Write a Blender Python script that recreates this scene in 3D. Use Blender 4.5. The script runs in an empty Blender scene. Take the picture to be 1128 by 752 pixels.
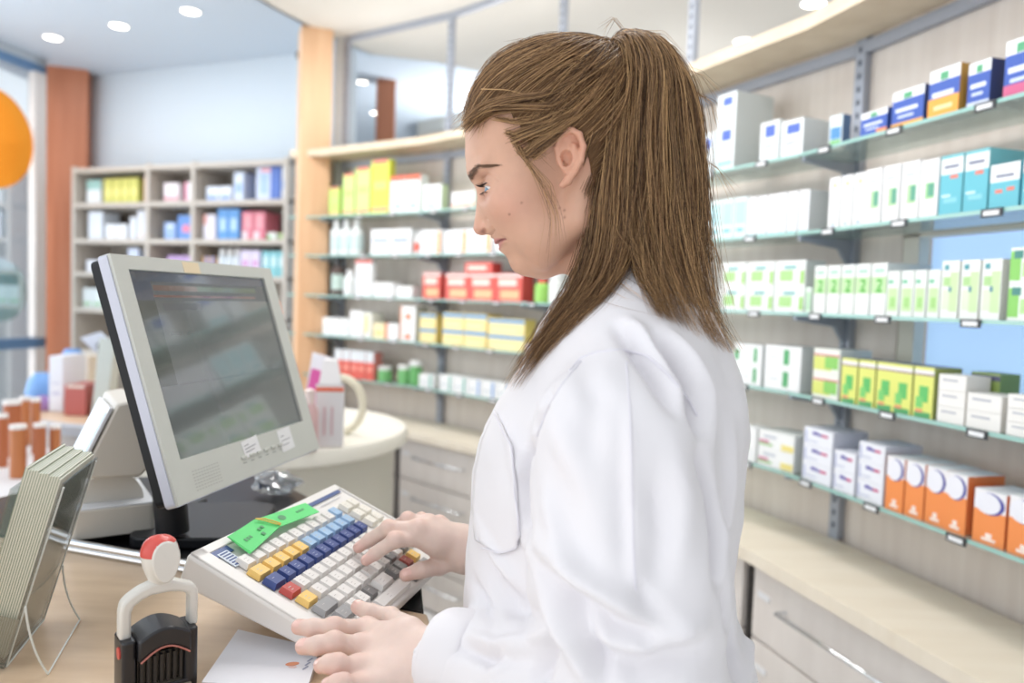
import bpy, math, random
import numpy as np
from mathutils import Vector, Matrix
from mathutils.bvhtree import BVHTree
random.seed(7); rng = np.random.default_rng(7)
S = bpy.context.scene; COL = S.collection
R_ = math.radians
# ------------------------------------------------------------------ camera geometry (1128 x 752 frame)
FPX, CXP, CYP, HC = 840.0, 564.0, 376.0, 1.40
PITCH, ROLL = R_(-3.07), R_(2.0)
_f = np.array([0, math.cos(PITCH), math.sin(PITCH)]); _r0 = np.array([1., 0, 0]); _u0 = np.cross(_r0, _f)
_r = _r0*math.cos(ROLL)+_u0*math.sin(ROLL); _u = _u0*math.cos(ROLL)-_r0*math.sin(ROLL)
CAM = np.array([0, 0, HC])
def ray(x, y):
    x = np.asarray(x, float); y = np.asarray(y, float)
    return _f + _r*((x-CXP)/FPX)[..., None] - _u*((y-CYP)/FPX)[..., None]
def atz(x, y, z):
    d = ray(x, y); return CAM + d*((z-HC)/d[..., 2])[..., None]
def aty(x, y, Y):
    d = ray(x, y); return CAM + d*(Y/d[..., 1])[..., None]
def atplane(x, y, p0, n):
    d = ray(x, y); n = np.asarray(n, float); return CAM + d*(((np.asarray(p0)-CAM) @ n)/(d @ n))[..., None]
cam = bpy.data.cameras.new('camera'); co = bpy.data.objects.new('camera', cam); COL.objects.link(co); S.camera = co
M = Matrix.Identity(4)
for i in range(3):
    M[i][0] = _r[i]; M[i][1] = _u[i]; M[i][2] = -_f[i]; M[i][3] = CAM[i]
co.matrix_world = M
cam.sensor_width = 36; cam.lens = FPX/1128*36; cam.clip_start = .02; cam.clip_end = 200
cam.dof.use_dof = True; cam.dof.focus_distance = .76; cam.dof.aperture_fstop = 3.4
# ------------------------------------------------------------------ materials
def srgb(c):
    c = [v/255 for v in c]; return tuple(v/12.92 if v <= .04045 else ((v+.055)/1.055)**2.4 for v in c)
_m = {}
def mat(name, rgb, rough=.5, spec=.5, metal=0, trans=0, emit=None, estr=1, coat=0, sss=0, alpha=1):
    key = (name, tuple(rgb), rough)
    if key in _m: return _m[key]
    m = bpy.data.materials.new(name); m.use_nodes = True; b = m.node_tree.nodes['Principled BSDF']
    c = srgb(rgb)
    b.inputs['Base Color'].default_value = (*c, 1); b.inputs['Roughness'].default_value = rough
    b.inputs['Specular IOR Level'].default_value = spec; b.inputs['Metallic'].default_value = metal
    b.inputs['Transmission Weight'].default_value = trans; b.inputs['Coat Weight'].default_value = coat
    b.inputs['Subsurface Weight'].default_value = sss
    if sss: b.inputs['Subsurface Scale'].default_value = .01
    if emit: b.inputs['Emission Color'].default_value = (*srgb(emit), 1); b.inputs['Emission Strength'].default_value = estr
    _m[key] = m; return m
def flat(rgb, rough=.45):
    rgb = tuple(int(c*.9+23) for c in rgb)
    return mat('print_%d_%d_%d' % tuple(rgb), rgb, rough)
def noisy(name, rgb1, rgb2, scale=(1, 1, 1), rough=.5, detail=4, bump=0, nscale=6, spec=.4, rot=(0, 0, 0)):
    m = bpy.data.materials.new(name); m.use_nodes = True; nt = m.node_tree; b = nt.nodes['Principled BSDF']
    tc = nt.nodes.new('ShaderNodeTexCoord'); mp = nt.nodes.new('ShaderNodeMapping'); mp.inputs['Scale'].default_value = scale
    mp.inputs['Rotation'].default_value = rot
    no = nt.nodes.new('ShaderNodeTexNoise'); no.inputs['Scale'].default_value = nscale; no.inputs['Detail'].default_value = detail
    cr = nt.nodes.new('ShaderNodeValToRGB'); cr.color_ramp.elements[0].position = .3; cr.color_ramp.elements[1].position = .7
    cr.color_ramp.elements[0].color = (*srgb(rgb1), 1); cr.color_ramp.elements[1].color = (*srgb(rgb2), 1)
    L = nt.links.new
    L(tc.outputs['Object'], mp.inputs['Vector']); L(mp.outputs[0], no.inputs['Vector']); L(no.outputs['Fac'], cr.inputs[0]); L(cr.outputs[0], b.inputs['Base Color'])
    b.inputs['Roughness'].default_value = rough; b.inputs['Specular IOR Level'].default_value = spec
    if bump:
        bp = nt.nodes.new('ShaderNodeBump'); bp.inputs['Strength'].default_value = bump; bp.inputs['Distance'].default_value = .002
        L(no.outputs['Fac'], bp.inputs['Height']); L(bp.outputs[0], b.inputs['Normal'])
    return m
def glassy(name, tint, gloss=.12, diffuse=0.0, drgb=(200, 220, 215), rough=.02):
    m = bpy.data.materials.new(name); m.use_nodes = True; nt = m.node_tree; nt.nodes.clear(); L = nt.links.new
    out = nt.nodes.new('ShaderNodeOutputMaterial'); tr = nt.nodes.new('ShaderNodeBsdfTransparent'); tr.inputs[0].default_value = (*tint, 1)
    gl = nt.nodes.new('ShaderNodeBsdfGlossy'); gl.inputs['Roughness'].default_value = rough
    lw = nt.nodes.new('ShaderNodeLayerWeight'); lw.inputs[0].default_value = .35
    ma = nt.nodes.new('ShaderNodeMath'); ma.operation = 'MULTIPLY_ADD'; ma.inputs[1].default_value = .5; ma.inputs[2].default_value = gloss; ma.use_clamp = True
    L(lw.outputs['Fresnel'], ma.inputs[0]); mx = nt.nodes.new('ShaderNodeMixShader'); L(ma.outputs[0], mx.inputs[0])
    if diffuse:
        df = nt.nodes.new('ShaderNodeBsdfDiffuse'); df.inputs[0].default_value = (*srgb(drgb), 1)
        tl = nt.nodes.new('ShaderNodeBsdfTranslucent'); tl.inputs[0].default_value = (*srgb(drgb), 1)
        m1 = nt.nodes.new('ShaderNodeMixShader'); m1.inputs[0].default_value = .5; L(df.outputs[0], m1.inputs[1]); L(tl.outputs[0], m1.inputs[2])
        m2 = nt.nodes.new('ShaderNodeMixShader'); m2.inputs[0].default_value = diffuse; L(tr.outputs[0], m2.inputs[1]); L(m1.outputs[0], m2.inputs[2]); L(m2.outputs[0], mx.inputs[1])
    else: L(tr.outputs[0], mx.inputs[1])
    L(gl.outputs[0], mx.inputs[2]); L(mx.outputs[0], out.inputs[0]); return m
# ------------------------------------------------------------------ mesh builder
def nrm(v): v = np.asarray(v, float); return v/max(np.linalg.norm(v), 1e-12)
def mesh_np(name, V, F, mats, mi=None, smooth=False):
    me = bpy.data.meshes.new(name); V = np.asarray(V, np.float32)
    if isinstance(F, np.ndarray):
        n, k = F.shape
        me.vertices.add(len(V)); me.vertices.foreach_set('co', V.ravel()); me.loops.add(n*k); me.polygons.add(n)
        me.loops.foreach_set('vertex_index', F.astype(np.int32).ravel())
        me.polygons.foreach_set('loop_start', np.arange(0, n*k, k, dtype=np.int32)); me.update(calc_edges=True)
    else:
        me.from_pydata(V.tolist(), [], F)
    for m in mats: me.materials.append(m)
    if mi is not None: me.polygons.foreach_set('material_index', np.asarray(mi, np.int32))
    if smooth: me.polygons.foreach_set('use_smooth', np.ones(len(me.polygons), bool))
    me.update(); return me
def wloc(p):
    l = np.zeros(3)
    while p is not None: l += np.array(p.location); p = p.parent
    return l
def link(name, V, F, mats, parent=None, mi=None, smooth=False, origin=None, label=None):
    V = np.asarray(V, float)
    if origin is None: origin = np.array([(V[:, 0].min()+V[:, 0].max())/2, (V[:, 1].min()+V[:, 1].max())/2, V[:, 2].min()])
    me = mesh_np(name, V-origin, F, mats, mi, smooth); o = bpy.data.objects.new(name, me); COL.objects.link(o)
    o.location = origin-wloc(parent)
    if parent: o.parent = parent
    if label: o['label'] = label
    return o
class MB:
    def __init__(s): s.V = []; s.F = []; s.mi = []; s.mats = []
    def m(s, mt):
        if mt not in s.mats: s.mats.append(mt)
        return s.mats.index(mt)
    def add(s, V, F, mt):
        b = len(s.V); s.V += [tuple(map(float, v)) for v in V]; k = s.m(mt)
        for f in F: s.F.append([i+b for i in f]); s.mi.append(k)
        return s
    def hexa(s, P, mt, skip=()):   # P 8 points: bottom ring 0-3, top ring 4-7
        Fs = [(3, 2, 1, 0), (4, 5, 6, 7), (0, 1, 5, 4), (1, 2, 6, 5), (2, 3, 7, 6), (3, 0, 4, 7)]
        return s.add(P, Fs, mt)
    def box(s, o, x, y, z, mt):     # o corner, x y z edge vectors
        o, x, y, z = (np.asarray(a, float) for a in (o, x, y, z))
        return s.hexa([o, o+x, o+x+y, o+y, o+z, o+x+z, o+x+y+z, o+y+z], mt)
    def cbox(s, c, sx, sy, sz, mt, rz=0, ax=None):
        if ax is None: ax = (np.array([math.cos(rz), math.sin(rz), 0]), np.array([-math.sin(rz), math.cos(rz), 0]), np.array([0, 0, 1.]))
        x, y, z = ax[0]*sx, ax[1]*sy, ax[2]*sz; return s.box(np.asarray(c)-x/2-y/2-z/2, x, y, z, mt)
    def rbox(s, o, x, y, z, r, mt, n=4):  # box with x-y outline rounded by r
        o, x, y, z = (np.asarray(a, float) for a in (o, x, y, z)); lx, ly = np.linalg.norm(x), np.linalg.norm(y); ux, uy = x/lx, y/ly; P = []
        for cx, cy, a0 in ((lx-r, r, -90), (lx-r, ly-r, 0), (r, ly-r, 90), (r, r, 180)):
            for i in range(n+1):
                a = R_(a0+90*i/n); P.append(o+ux*(cx+r*math.cos(a))+uy*(cy+r*math.sin(a)))
        return s.prism(P, z, mt)
    def prism(s, P, z, mt):
        n = len(P); P = [np.asarray(p, float) for p in P]; z = np.asarray(z, float)
        V = P+[p+z for p in P]; F = [tuple(range(n))[::-1], tuple(range(n, 2*n))]+[(i, (i+1) % n, n+(i+1) % n, n+i) for i in range(n)]
        return s.add(V, F, mt)
    def cyl(s, p0, p1, r0, mt, r1=None, n=20, cap=True):
        p0, p1 = np.asarray(p0, float), np.asarray(p1, float); r1 = r0 if r1 is None else r1; d = nrm(p1-p0)
        a = nrm(np.cross(d, [0, 0, 1] if abs(d[2]) < .9 else [1, 0, 0])); b = np.cross(d, a); V = []
        for p, r in ((p0, r0), (p1, r1)):
            for i in range(n): t = 2*math.pi*i/n; V.append(p+r*(a*math.cos(t)+b*math.sin(t)))
        F = [(i, n+i, n+(i+1) % n, (i+1) % n) for i in range(n)]
        if cap: F += [tuple(range(n)), tuple(range(n, 2*n))[::-1]]
        return s.add(V, F, mt)
    def tube(s, P, r, mt, n=8, cap=True, flat=1.0):
        P = [np.asarray(p, float) for p in P]; k = len(P); V = []
        rr = r if hasattr(r, '__len__') else [r]*k; a = None
        for i in range(k):
            d = nrm(P[min(i+1, k-1)]-P[max(i-1, 0)])
            if a is None: a = nrm(np.cross(d, [0, 0, 1] if abs(d[2]) < .9 else [1, 0, 0]))
            a = nrm(a-d*(a@d)); b = np.cross(d, a)
            for j in range(n): t = 2*math.pi*j/n; V.append(P[i]+rr[i]*(a*math.cos(t)+b*math.sin(t)*flat))
        F = [(i*n+j, (i+1)*n+j, (i+1)*n+(j+1) % n, i*n+(j+1) % n) for i in range(k-1) for j in range(n)]
        if cap: F += [tuple(range(n)), tuple(range((k-1)*n, k*n))[::-1]]
        return s.add(V, F, mt)
    def lathe(s, c, prof, mt, n=24, ax=None, cap=True):
        c = np.asarray(c, float); ax = ax or (np.array([1., 0, 0]), np.array([0, 1., 0]), np.array([0, 0, 1.])); V = []
        for r, z in prof:
            for i in range(n): t = 2*math.pi*i/n; V.append(c+ax[0]*r*math.cos(t)+ax[1]*r*math.sin(t)+ax[2]*z)
        k = len(prof); F = [(i*n+j, i*n+(j+1) % n, (i+1)*n+(j+1) % n, (i+1)*n+j) for i in range(k-1) for j in range(n)]
        if cap and prof[0][0] > 1e-6: F.append(tuple(range(n))[::-1])
        if cap and prof[-1][0] > 1e-6: F.append(tuple(range((k-1)*n, k*n)))
        return s.add(V, F, mt)
    def build(s, name, parent=None, smooth=False, bevel=0, label=None, origin=None, seg=2, subsurf=0):
        o = link(name, s.V, s.F, s.mats, parent, s.mi, smooth, origin, label)
        if bevel:
            b = o.modifiers.new('bevel', 'BEVEL'); b.width = bevel; b.segments = seg; b.limit_method = 'ANGLE'; b.angle_limit = R_(35); b.harden_normals = False
            o.data.polygons.foreach_set('use_smooth', np.ones(len(o.data.polygons), bool))
            if hasattr(o.data, 'set_sharp_from_angle'): o.data.set_sharp_from_angle(angle=R_(50))
        elif smooth and hasattr(o.data, 'set_sharp_from_angle'): o.data.set_sharp_from_angle(angle=R_(48))
        if subsurf: q = o.modifiers.new('sub', 'SUBSURF'); q.levels = subsurf; q.render_levels = subsurf
        return o
def tag(o, label, cat, group=None, kind=None):
    o['label'] = label; o['category'] = cat
    if group: o['group'] = group
    if kind: o['kind'] = kind
    return o
def thing(name, loc, label, cat, group=None):
    o = bpy.data.objects.new(name, None); COL.objects.link(o); o.location = tuple(loc); o.empty_display_size = .02
    return tag(o, label, cat, group)
def struct(o): o['kind'] = 'structure'; return o
ORD = ['first', 'second', 'third', 'fourth', 'fifth', 'sixth', 'seventh', 'eighth', 'ninth', 'tenth']
NUM = ['no', 'one', 'two', 'three', 'four', 'five', 'six', 'seven', 'eight', 'nine', 'ten']
# ------------------------------------------------------------------ implicit surfaces
def nets(Fv, org, h):
    Fv = Fv.astype(np.float32); s = Fv < 0; nx, ny, nz = Fv.shape; c = (slice(0, -1), slice(1, None))
    cnt = np.zeros((nx-1, ny-1, nz-1), np.int8)
    for i in (0, 1):
        for j in (0, 1):
            for k in (0, 1): cnt += s[c[i], c[j], c[k]]
    act = np.argwhere((cnt > 0) & (cnt < 8)); idx = -np.ones(cnt.shape, np.int32); idx[tuple(act.T)] = np.arange(len(act))
    acc = np.zeros((len(act), 3), np.float32); num = np.zeros(len(act), np.float32); a0, a1, a2 = act.T
    for ax in range(3):
        o1, o2 = [q for q in range(3) if q != ax]
        for p in (0, 1):
            for q in (0, 1):
                off = [0, 0, 0]; off[o1] = p; off[o2] = q; e = off.copy(); e[ax] = 1
                va = Fv[a0+off[0], a1+off[1], a2+off[2]]; vb = Fv[a0+e[0], a1+e[1], a2+e[2]]
                x = (va < 0) != (vb < 0); t = np.where(x, va/np.where(x, va-vb, 1), 0)
                pos = np.tile(np.array(off, np.float32), (len(act), 1)); pos[:, ax] += t; acc += pos*x[:, None]; num += x
    V = np.asarray(org)+h*(act+acc/num[:, None]); Q = []
    for ax in range(3):
        o1, o2 = (ax+1) % 3, (ax+2) % 3
        sa = [slice(None)]*3; sb = [slice(None)]*3; sa[ax] = slice(0, -1); sb[ax] = slice(1, None)
        A = s[tuple(sa)]; B = s[tuple(sb)]; e = np.argwhere(A != B)
        e = e[(e[:, o1] > 0) & (e[:, o2] > 0) & (e[:, o1] < Fv.shape[o1]-1) & (e[:, o2] < Fv.shape[o2]-1)]
        fl = A[tuple(e.T)]
        def cell(d1, d2): g = e.copy(); g[:, o1] -= d1; g[:, o2] -= d2; return idx[tuple(g.T)]
        q = np.stack([cell(1, 1), cell(0, 1), cell(0, 0), cell(1, 0)], 1); q[~fl] = q[~fl][:, ::-1]; Q.append(q)
    return V, np.concatenate(Q)
def grid(lo, hi, h):
    ax = [np.arange(lo[i], hi[i]+h, h, dtype=np.float32) for i in range(3)]
    return np.meshgrid(*ax, indexing='ij')
def smin(a, b, k): h = np.clip(.5+.5*(b-a)/k, 0, 1); return b+(a-b)*h-k*h*(1-h)
def smax(a, b, k): return -smin(-a, -b, k)
def ell(G, c, r):
    x, y, z = (G[i]-c[i] for i in range(3)); k0 = np.sqrt((x/r[0])**2+(y/r[1])**2+(z/r[2])**2)
    k1 = np.sqrt((x/r[0]**2)**2+(y/r[1]**2)**2+(z/r[2]**2)**2); return k0*(k0-1)/np.maximum(k1, 1e-9)
def cap(G, a, b, ra, rb=None):
    rb = ra if rb is None else rb; a = np.asarray(a, float); b = np.asarray(b, float); d = b-a; L2 = max(d@d, 1e-12)
    p = [G[i]-a[i] for i in range(3)]; t = np.clip((p[0]*d[0]+p[1]*d[1]+p[2]*d[2])/L2, 0, 1)
    return np.sqrt((p[0]-t*d[0])**2+(p[1]-t*d[1])**2+(p[2]-t*d[2])**2)-(ra+(rb-ra)*t)
# ================================================================== THE ROOM
up = np.array([0, 0, 1.])
WOODW = noisy('pale_wood_panel', (219, 208, 198), (231, 222, 213), (9, 9, .7), .5, nscale=3)
WOODT = noisy('pale_wood_top', (234, 222, 203), (241, 231, 214), (1, 6, 1), .42, nscale=3)
WOODD = noisy('drawer_wood', (224, 216, 210), (234, 227, 221), (4, 4, .8), .5, nscale=4)
COUNTER = noisy('counter_wood', (205, 178, 148), (220, 195, 166), (1.5, 9, 1), .35, nscale=5, rot=(0, 0, -.3))
METAL = mat('grey_metal_rail', (166, 172, 184), .4, metal=.2); METALD = mat('dark_slot', (86, 92, 104), .6)
CHROME = mat('chrome', (225, 228, 232), .12, metal=1); WHITEP = mat('white_paint', (236, 236, 234), .6)
CEILM = mat('ceiling_beige', (222, 219, 212), .8); CEILB = mat('ceiling_blue_white', (206, 217, 228), .8); WALLB = mat('wall_blue_white', (214, 224, 232), .8)
COLM = noisy('pear_wood_column', (230, 184, 144), (240, 200, 162), (8, 8, .6), .45, nscale=3)
COLD = noisy('red_brown_wood', (184, 116, 84), (198, 130, 98), (8, 8, .6), .45, nscale=3)
SHELFG = glassy('shelf_glass', (.84, .93, .90), .08, .30, (220, 236, 231)); EDGEG = mat('glass_edge', (158, 200, 192), .2)
ACRY = glassy('clear_acrylic', (.93, .95, .95), .06); PANE = glassy('window_glass', (.93, .96, .98), .04)
HF = 1.40
def Z(rel): return HC+rel
b = MB(); b.box((-7, -2.5, -.05), (10, 0, 0), (0, 11, 0), (0, 0, .05), noisy('floor_light', (226, 226, 226), (236, 236, 236), (1, 1, 1), .35)); struct(b.build('floor'))
# display wall nodes (standards), found along the curve
nodes = [np.array(p) for p in ((1.31, .60, 0), (1.112, 1.32, 0), (.905, 2.04, 0), (.594, 2.678, 0), (.177, 3.252, 0), (-.334, 3.745, 0), (-.923, 4.142, 0), (-1.12, 4.225, 0))]
ZC, ZCB = 2.77, 2.94
Z_TOP = 2.11
bays = []
for i in range(len(nodes)-1):
    a, c = nodes[i], nodes[i+1]; d = nrm(c-a); n = np.array([-d[1], d[0], 0]); bays.append((a, d, n, np.linalg.norm(c-a)))  # n points into the room
b = MB()
for i, (a, d, n, l) in enumerate(bays):
    def pan(s0, s1, z0, z1): b.box(a+d*s0-n*.03+up*z0, d*(s1-s0), n*.028, up*(z1-z0), WOODW)
    if i == 1:   # opening with the pale blue back window
        o0, o1, w0, w1 = -.0, l-.16, Z(-.245), Z(.195)
        pan(0, l, 0, w0); pan(0, l, w1, Z_TOP+.035); pan(o1, l, w0, w1)
    else: pan(0, l, 0, Z_TOP+.035)
struct(b.build('wall_right'))
a, d, n, l = bays[1]
w = MB(); fr = mat('window_frame_cream', (226, 222, 208), .5)
for s0, s1, z0, z1 in ((l-.21, l-.16, Z(-.245), Z(.195)), (0, l-.16, Z(-.245), Z(-.235)), (0, l-.16, Z(.185), Z(.195))): w.box(a+d*s0-n*.035+up*z0, d*(s1-s0), n*.03, up*(z1-z0), fr)
wo = struct(w.build('window_1'))
w = MB(); w.box(a-n*.05+up*Z(-.235), d*(l-.21), n*.006, up*.42, mat('frosted_blue_pane', (168, 200, 236), .5, emit=(168, 202, 240), estr=.74)); w.build('pane', wo)
# standards, rails
for i, nd in enumerate(nodes[1:7]):
    n = nrm(bays[i][2]+bays[i+1][2]); t = np.array([n[1], -n[0], 0])
    b = MB(); b.box(nd-t*.016+up*.79, t*.032, n*.022, up*(ZC-.79), METAL)
    for k in range(56): b.box(nd-t*.0045+n*.0222+up*(.82+k*.034), t*.009, n*.0012, up*.014, METALD)
    s = b.build('shelf_standard'); tag(s, 'grey slotted upright standard, %s from the right of the curved display wall' % ORD[i], 'shelf upright', 'slotted uprights')
    for zz in (Z(.40), Z(.20), Z(-.005), Z(-.21), Z(-.42)):
        q = MB(); P = [nd+n*.022+up*(zz-.009), nd+n*.19+up*(zz-.009), nd+n*.19+up*(zz-.02), nd+n*.06+up*(zz-.035), nd+n*.022+up*(zz-.085)]
        q.prism([p-t*.005 for p in P], t*.010, METAL); q.build('bracket', s)
for zi, zz in enumerate((Z_TOP-.036, ZC-.031)):
    for i, (a, d, n, l) in enumerate(bays[:6]):
        b = MB(); b.box(a+d*.019+n*.003+up*zz, d*(l-.038), n*.018, up*.03, METAL); tag(b.build('metal_rail'), 'grey metal rail %s, %s bay of the wall from the right' % (('just below the top board', 'directly under the ceiling')[zi], ORD[i]), 'rail', 'grey rails')
# top wooden board, the glass shelves
def strip(off0, off1, z0, z1, i0, i1, mt, name, s_end=None, bev=0):
    ps = []
    for k in range(i0, i1+2):
        if k == 0: n = bays[0][2]
        elif k >= len(bays): n = bays[-1][2]
        else:
            n = bays[k-1][2]+bays[k][2]; n = n/(n@bays[k][2])
        ps.append((nodes[k], n))
    mb = MB()
    for (p, n), (q, m) in zip(ps[:-1], ps[1:]):
        mb.hexa([p+n*off0+up*z0, p+n*off1+up*z0, q+m*off1+up*z0, q+m*off0+up*z0, p+n*off0+up*z1, p+n*off1+up*z1, q+m*off1+up*z1, q+m*off0+up*z1], mt)
    return mb
tb = strip(.0245, .20, Z_TOP, Z_TOP+.035, 0, 6, noisy('top_board_wood', (216, 198, 172), (228, 212, 188), (2, 2, 6), .5), 'b').build('top_board'); tag(tb, 'long curved pale wood board running above all glass shelves', 'shelf board')
SH = [Z(.40), Z(.20), Z(-.005), Z(-.21), Z(-.42)]
SN = ['topmost', 'second', 'third', 'fourth', 'lowest']
TAGM = mat('tag_holder', (60, 62, 66), .4); TAGW = mat('tag_white', (232, 234, 236), .5)
DEP = .20
for si, zz in enumerate(SH):
    for i in range(7):
        a, d, n, l = bays[i]; e = .004
        P = [a+n*.026, a+n*DEP, a+d*l+n*DEP, a+d*l+n*.026]
        # mitre the front so that neighbouring panes meet
        if i > 0: m = bays[i-1][2]+n; m = m/(m@n); P[1] = a+m*DEP+d*.002; P[0] = a+m*.026+d*.002
        if i < 6: m = bays[i+1][2]+n; m = m/(m@n); P[2] = a+d*l+m*DEP-d*.002; P[3] = a+d*l+m*.026-d*.002
        b = MB(); V = [p+up*(zz-.008) for p in P]+[p+up*zz for p in P]
        b.add(V, [(3, 2, 1, 0), (4, 5, 6, 7), (0, 1, 5, 4), (2, 3, 7, 6), (3, 0, 4, 7)], SHELFG); b.add(V, [(1, 2, 6, 5)], EDGEG)
        o = b.build('glass_shelf'); tag(o, '%s of five glass shelves in the %s wall bay counted from the right' % (SN[si], ORD[i]), 'glass shelf', 'glass shelves')
        if i < 6:
            for k in range(3 if i < 5 else 2):
                s_ = l*(.18+.3*k)+(.03 if (si+i) % 2 else 0); q = MB(); c0 = a+d*s_+n*(DEP+.001)+up*(zz-.016)
                q.box(c0, d*.045, n*.003, up*.016, TAGM); q.box(c0+d*.006+n*.003+up*.003, d*.033, n*.0008, up*.009, TAGW); q.build('price_tag_holder', o)
# worktop and drawers under it
wt = strip(.0245, .315, .758, .79, 0, 6, WOODT, 'w').build('worktop'); tag(wt, 'continuous curved pale wood worktop below the glass shelves', 'worktop')
DR = mat('drawer_gap', (110, 106, 104), .7); SL = mat('drawer_label', (236, 236, 238), .4)
for i in range(6):
    a, d, n, l = bays[i]; g = .018
    s0 = g; s1 = l-g
    if i > 0: m = bays[i-1][2]+n; m = m/(m@n); s0 += (m*.29)@d
    if i < 5: m = bays[i+1][2]+n; m = m/(m@n); s1 += (m*.29)@d
    ln = s1-s0; c = a+d*(s0+ln/2)
    T = thing('drawer_cabinet', (*(c+n*.15)[:2], 0), 'pale wood drawer cabinet under worktop, %s from the right' % ORD[i], 'cabinet', 'drawer cabinets under the worktop')
    b = MB(); b.box(a+d*s0+n*.03, d*ln, n*.24, up*.755, DR); b.build('body', T)
    for k in range(4):
        z1 = .748-k*.186; q = MB(); q.box(a+d*(s0+.004)+n*.272+up*(z1-.18), d*(ln-.008), n*.018, up*.18, WOODD); dr = q.build('drawer', T, bevel=.002)
        q = MB(); h0 = a+d*(s0+ln*.28)+n*.29+up*(z1-.07); h1 = a+d*(s0+ln*.80)+n*.29+up*(z1-.07)
        q.tube([h0, h0+n*.028, h1+n*.028, h1], .005, CHROME, 8); q.build('handle', dr, smooth=True)
        q = MB(); q.rbox(a+d*(s1-.075)+n*.2905+up*(z1-.072), d*.05, up*.016, n*.002, .005, SL); q.build('label_plate', dr)
# ------------------------------------------------------------------ cartons on the glass shelves
def bayhit(px, si, i, off):
    a, d, n, l = bays[i]; p = atplane(px, 340, a+n*off, n)
    for _ in range(4):   # look along the pixel column at the shelf height
        rel = p-a; s = rel@d; q = a+d*s+n*off; q[2] = SH[si]
        v = q-CAM; yy = CYP-FPX*(v@_u)/(v@_f); p = atplane(px, yy, a+n*off, n)
    return (p-a)@d
def ztop(px, py, i, off): a, d, n, l = bays[i]; return atplane(px, py, a+n*off, n)[2]
W_ = (238, 240, 242)
def carton(o, d, n, w, dp, h, base, decals, side=None, top=None, name='carton'):
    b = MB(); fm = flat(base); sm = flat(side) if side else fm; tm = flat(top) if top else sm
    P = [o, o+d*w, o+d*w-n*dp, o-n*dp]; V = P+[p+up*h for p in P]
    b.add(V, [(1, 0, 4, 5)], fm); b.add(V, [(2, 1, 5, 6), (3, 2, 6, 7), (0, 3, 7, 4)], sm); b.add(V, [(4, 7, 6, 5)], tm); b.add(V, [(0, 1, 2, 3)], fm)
    # flap seam on the top and the printed marks, a hair proud of the board
    b.box(o+d*w*.04-n*dp*.12+up*h, d*w*.92, -n*dp*.02, up*.0003, flat((196, 198, 200)))
    for dc in decals:
        u0, v0, u1, v1, c = dc[:5]
        if len(dc) == 6 and dc[5] == 'o':
            cc = o+d*w*(u0+u1)/2+up*h*(v0+v1)/2; rx, rz = w*(u1-u0)/2, h*(v1-v0)/2
            b.prism([cc+d*rx*math.cos(t*math.pi/9)+up*rz*math.sin(t*math.pi/9) for t in range(18)], n*.0005*(1+decals.index(dc)*.3), flat(c))
        else: b.box(o+d*w*u0+up*h*v0, d*w*(u1-u0), n*.0004*(1+decals.index(dc)*.3), up*h*(v1-v0), flat(c))
    return b
def TX(u0, u1, v, c=(120, 124, 134), k=2, th=.035): return [(u0, v-i*.09, u1-(.1*(i % 2)), v-i*.09+th, c) for i in range(k)]
def bottle(o, d, n, w, h, base, capc, neck=.5, label=None):
    b = MB(); c = o+d*w/2-n*w/2; r = w*.47
    b.lathe(c, [(r*.92, 0), (r, h*.03), (r, h*.66), (r*.8, h*.74), (r*neck, h*.78)], flat(base, .3), 16)
    b.lathe(c, [(r*neck*1.15, h*.78), (r*neck*1.15, h*.98), (r*neck*.9, h)], flat(capc, .4), 16)
    if label: b.lathe(c, [(r*1.015, h*.15), (r*1.015, h*.55)], flat(label, .5), 16)
    return b
def run(si, i, x0, x1, n_, yt, base, desc, decals=(), side=None, top=None, dp=.09, rows=1, where=None, off=.188, kind='c', cat='carton', name='medicine_carton', gap=.0015, skip=(), capc=(240, 240, 240), z0=None, label=None, drop=0):
    a, d, n, l = bays[i]; s0, s1 = bayhit(x1, si, i, off), bayhit(x0, si, i, off)   # s grows to the left of the picture
    if s1 < s0: s0, s1 = s1, s0
    w = (s1-s0)/n_; H = (ztop((x0+x1)/2, yt, i, off)-SH[si])/rows
    base_z = SH[si] if z0 is None else z0
    if z0 is not None: H = (ztop((x0+x1)/2, yt, i, off)-z0)/rows
    where = where or ('right wall' if i <= 2 else 'behind her face')
    grp = '%s on the %s shelf, %s' % (desc, SN[si], where)
    for r in range(rows):
        for k in range(n_):
            if (k, r) in skip: continue
            # k = 0 is leftmost in the picture = largest s
            so = s1-w*k; o = a+d*so+n*off+up*(base_z+r*(H+.0003)); ww = w-gap*2; dd = -d
            hh = max(H-.0003, .008)
            o = o+dd*gap
            o = o-n*(.002*((k*7+r*3) % 3))
            if kind == 'c': mb = carton(o, dd, n, ww, dp, hh, base, list(decals), side, top)
            else: mb = bottle(o, dd, n, min(ww, .075), hh, base, capc, .86 if cat == 'tub' else .5, label)
            ob = mb.build(name)
            pos = '' if n_ == 1 else '%s from left of %s ' % (ORD[k], NUM[n_])
            lev = '' if rows == 1 else (('lower ', 'upper ') if rows == 2 else ('bottom ', 'middle ', 'top '))[r]
            ds = desc if n_ > 1 or rows > 1 else 'lone '+desc
            lb = ('%s%s%s, %s glass shelf, %s' % (lev, pos, ds, SN[si], where)).strip()
            for x_, y_ in ((' glass shelf', ' shelf'), (' from left of ', ' of ')):
                if len(lb.replace('-', ' ').split()) > 16: lb = lb.replace(x_, y_)
            tag(ob, lb, cat, grp if n_*rows > 1 else None)
BL, GR, DG, OR, RD, TE = (66, 96, 190), (150, 208, 96), (70, 160, 96), (244, 138, 66), (222, 70, 62), (92, 186, 204)
YG, PU, YE, NV = (206, 222, 84), (120, 110, 190), (246, 222, 130), (44, 56, 140)
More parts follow.
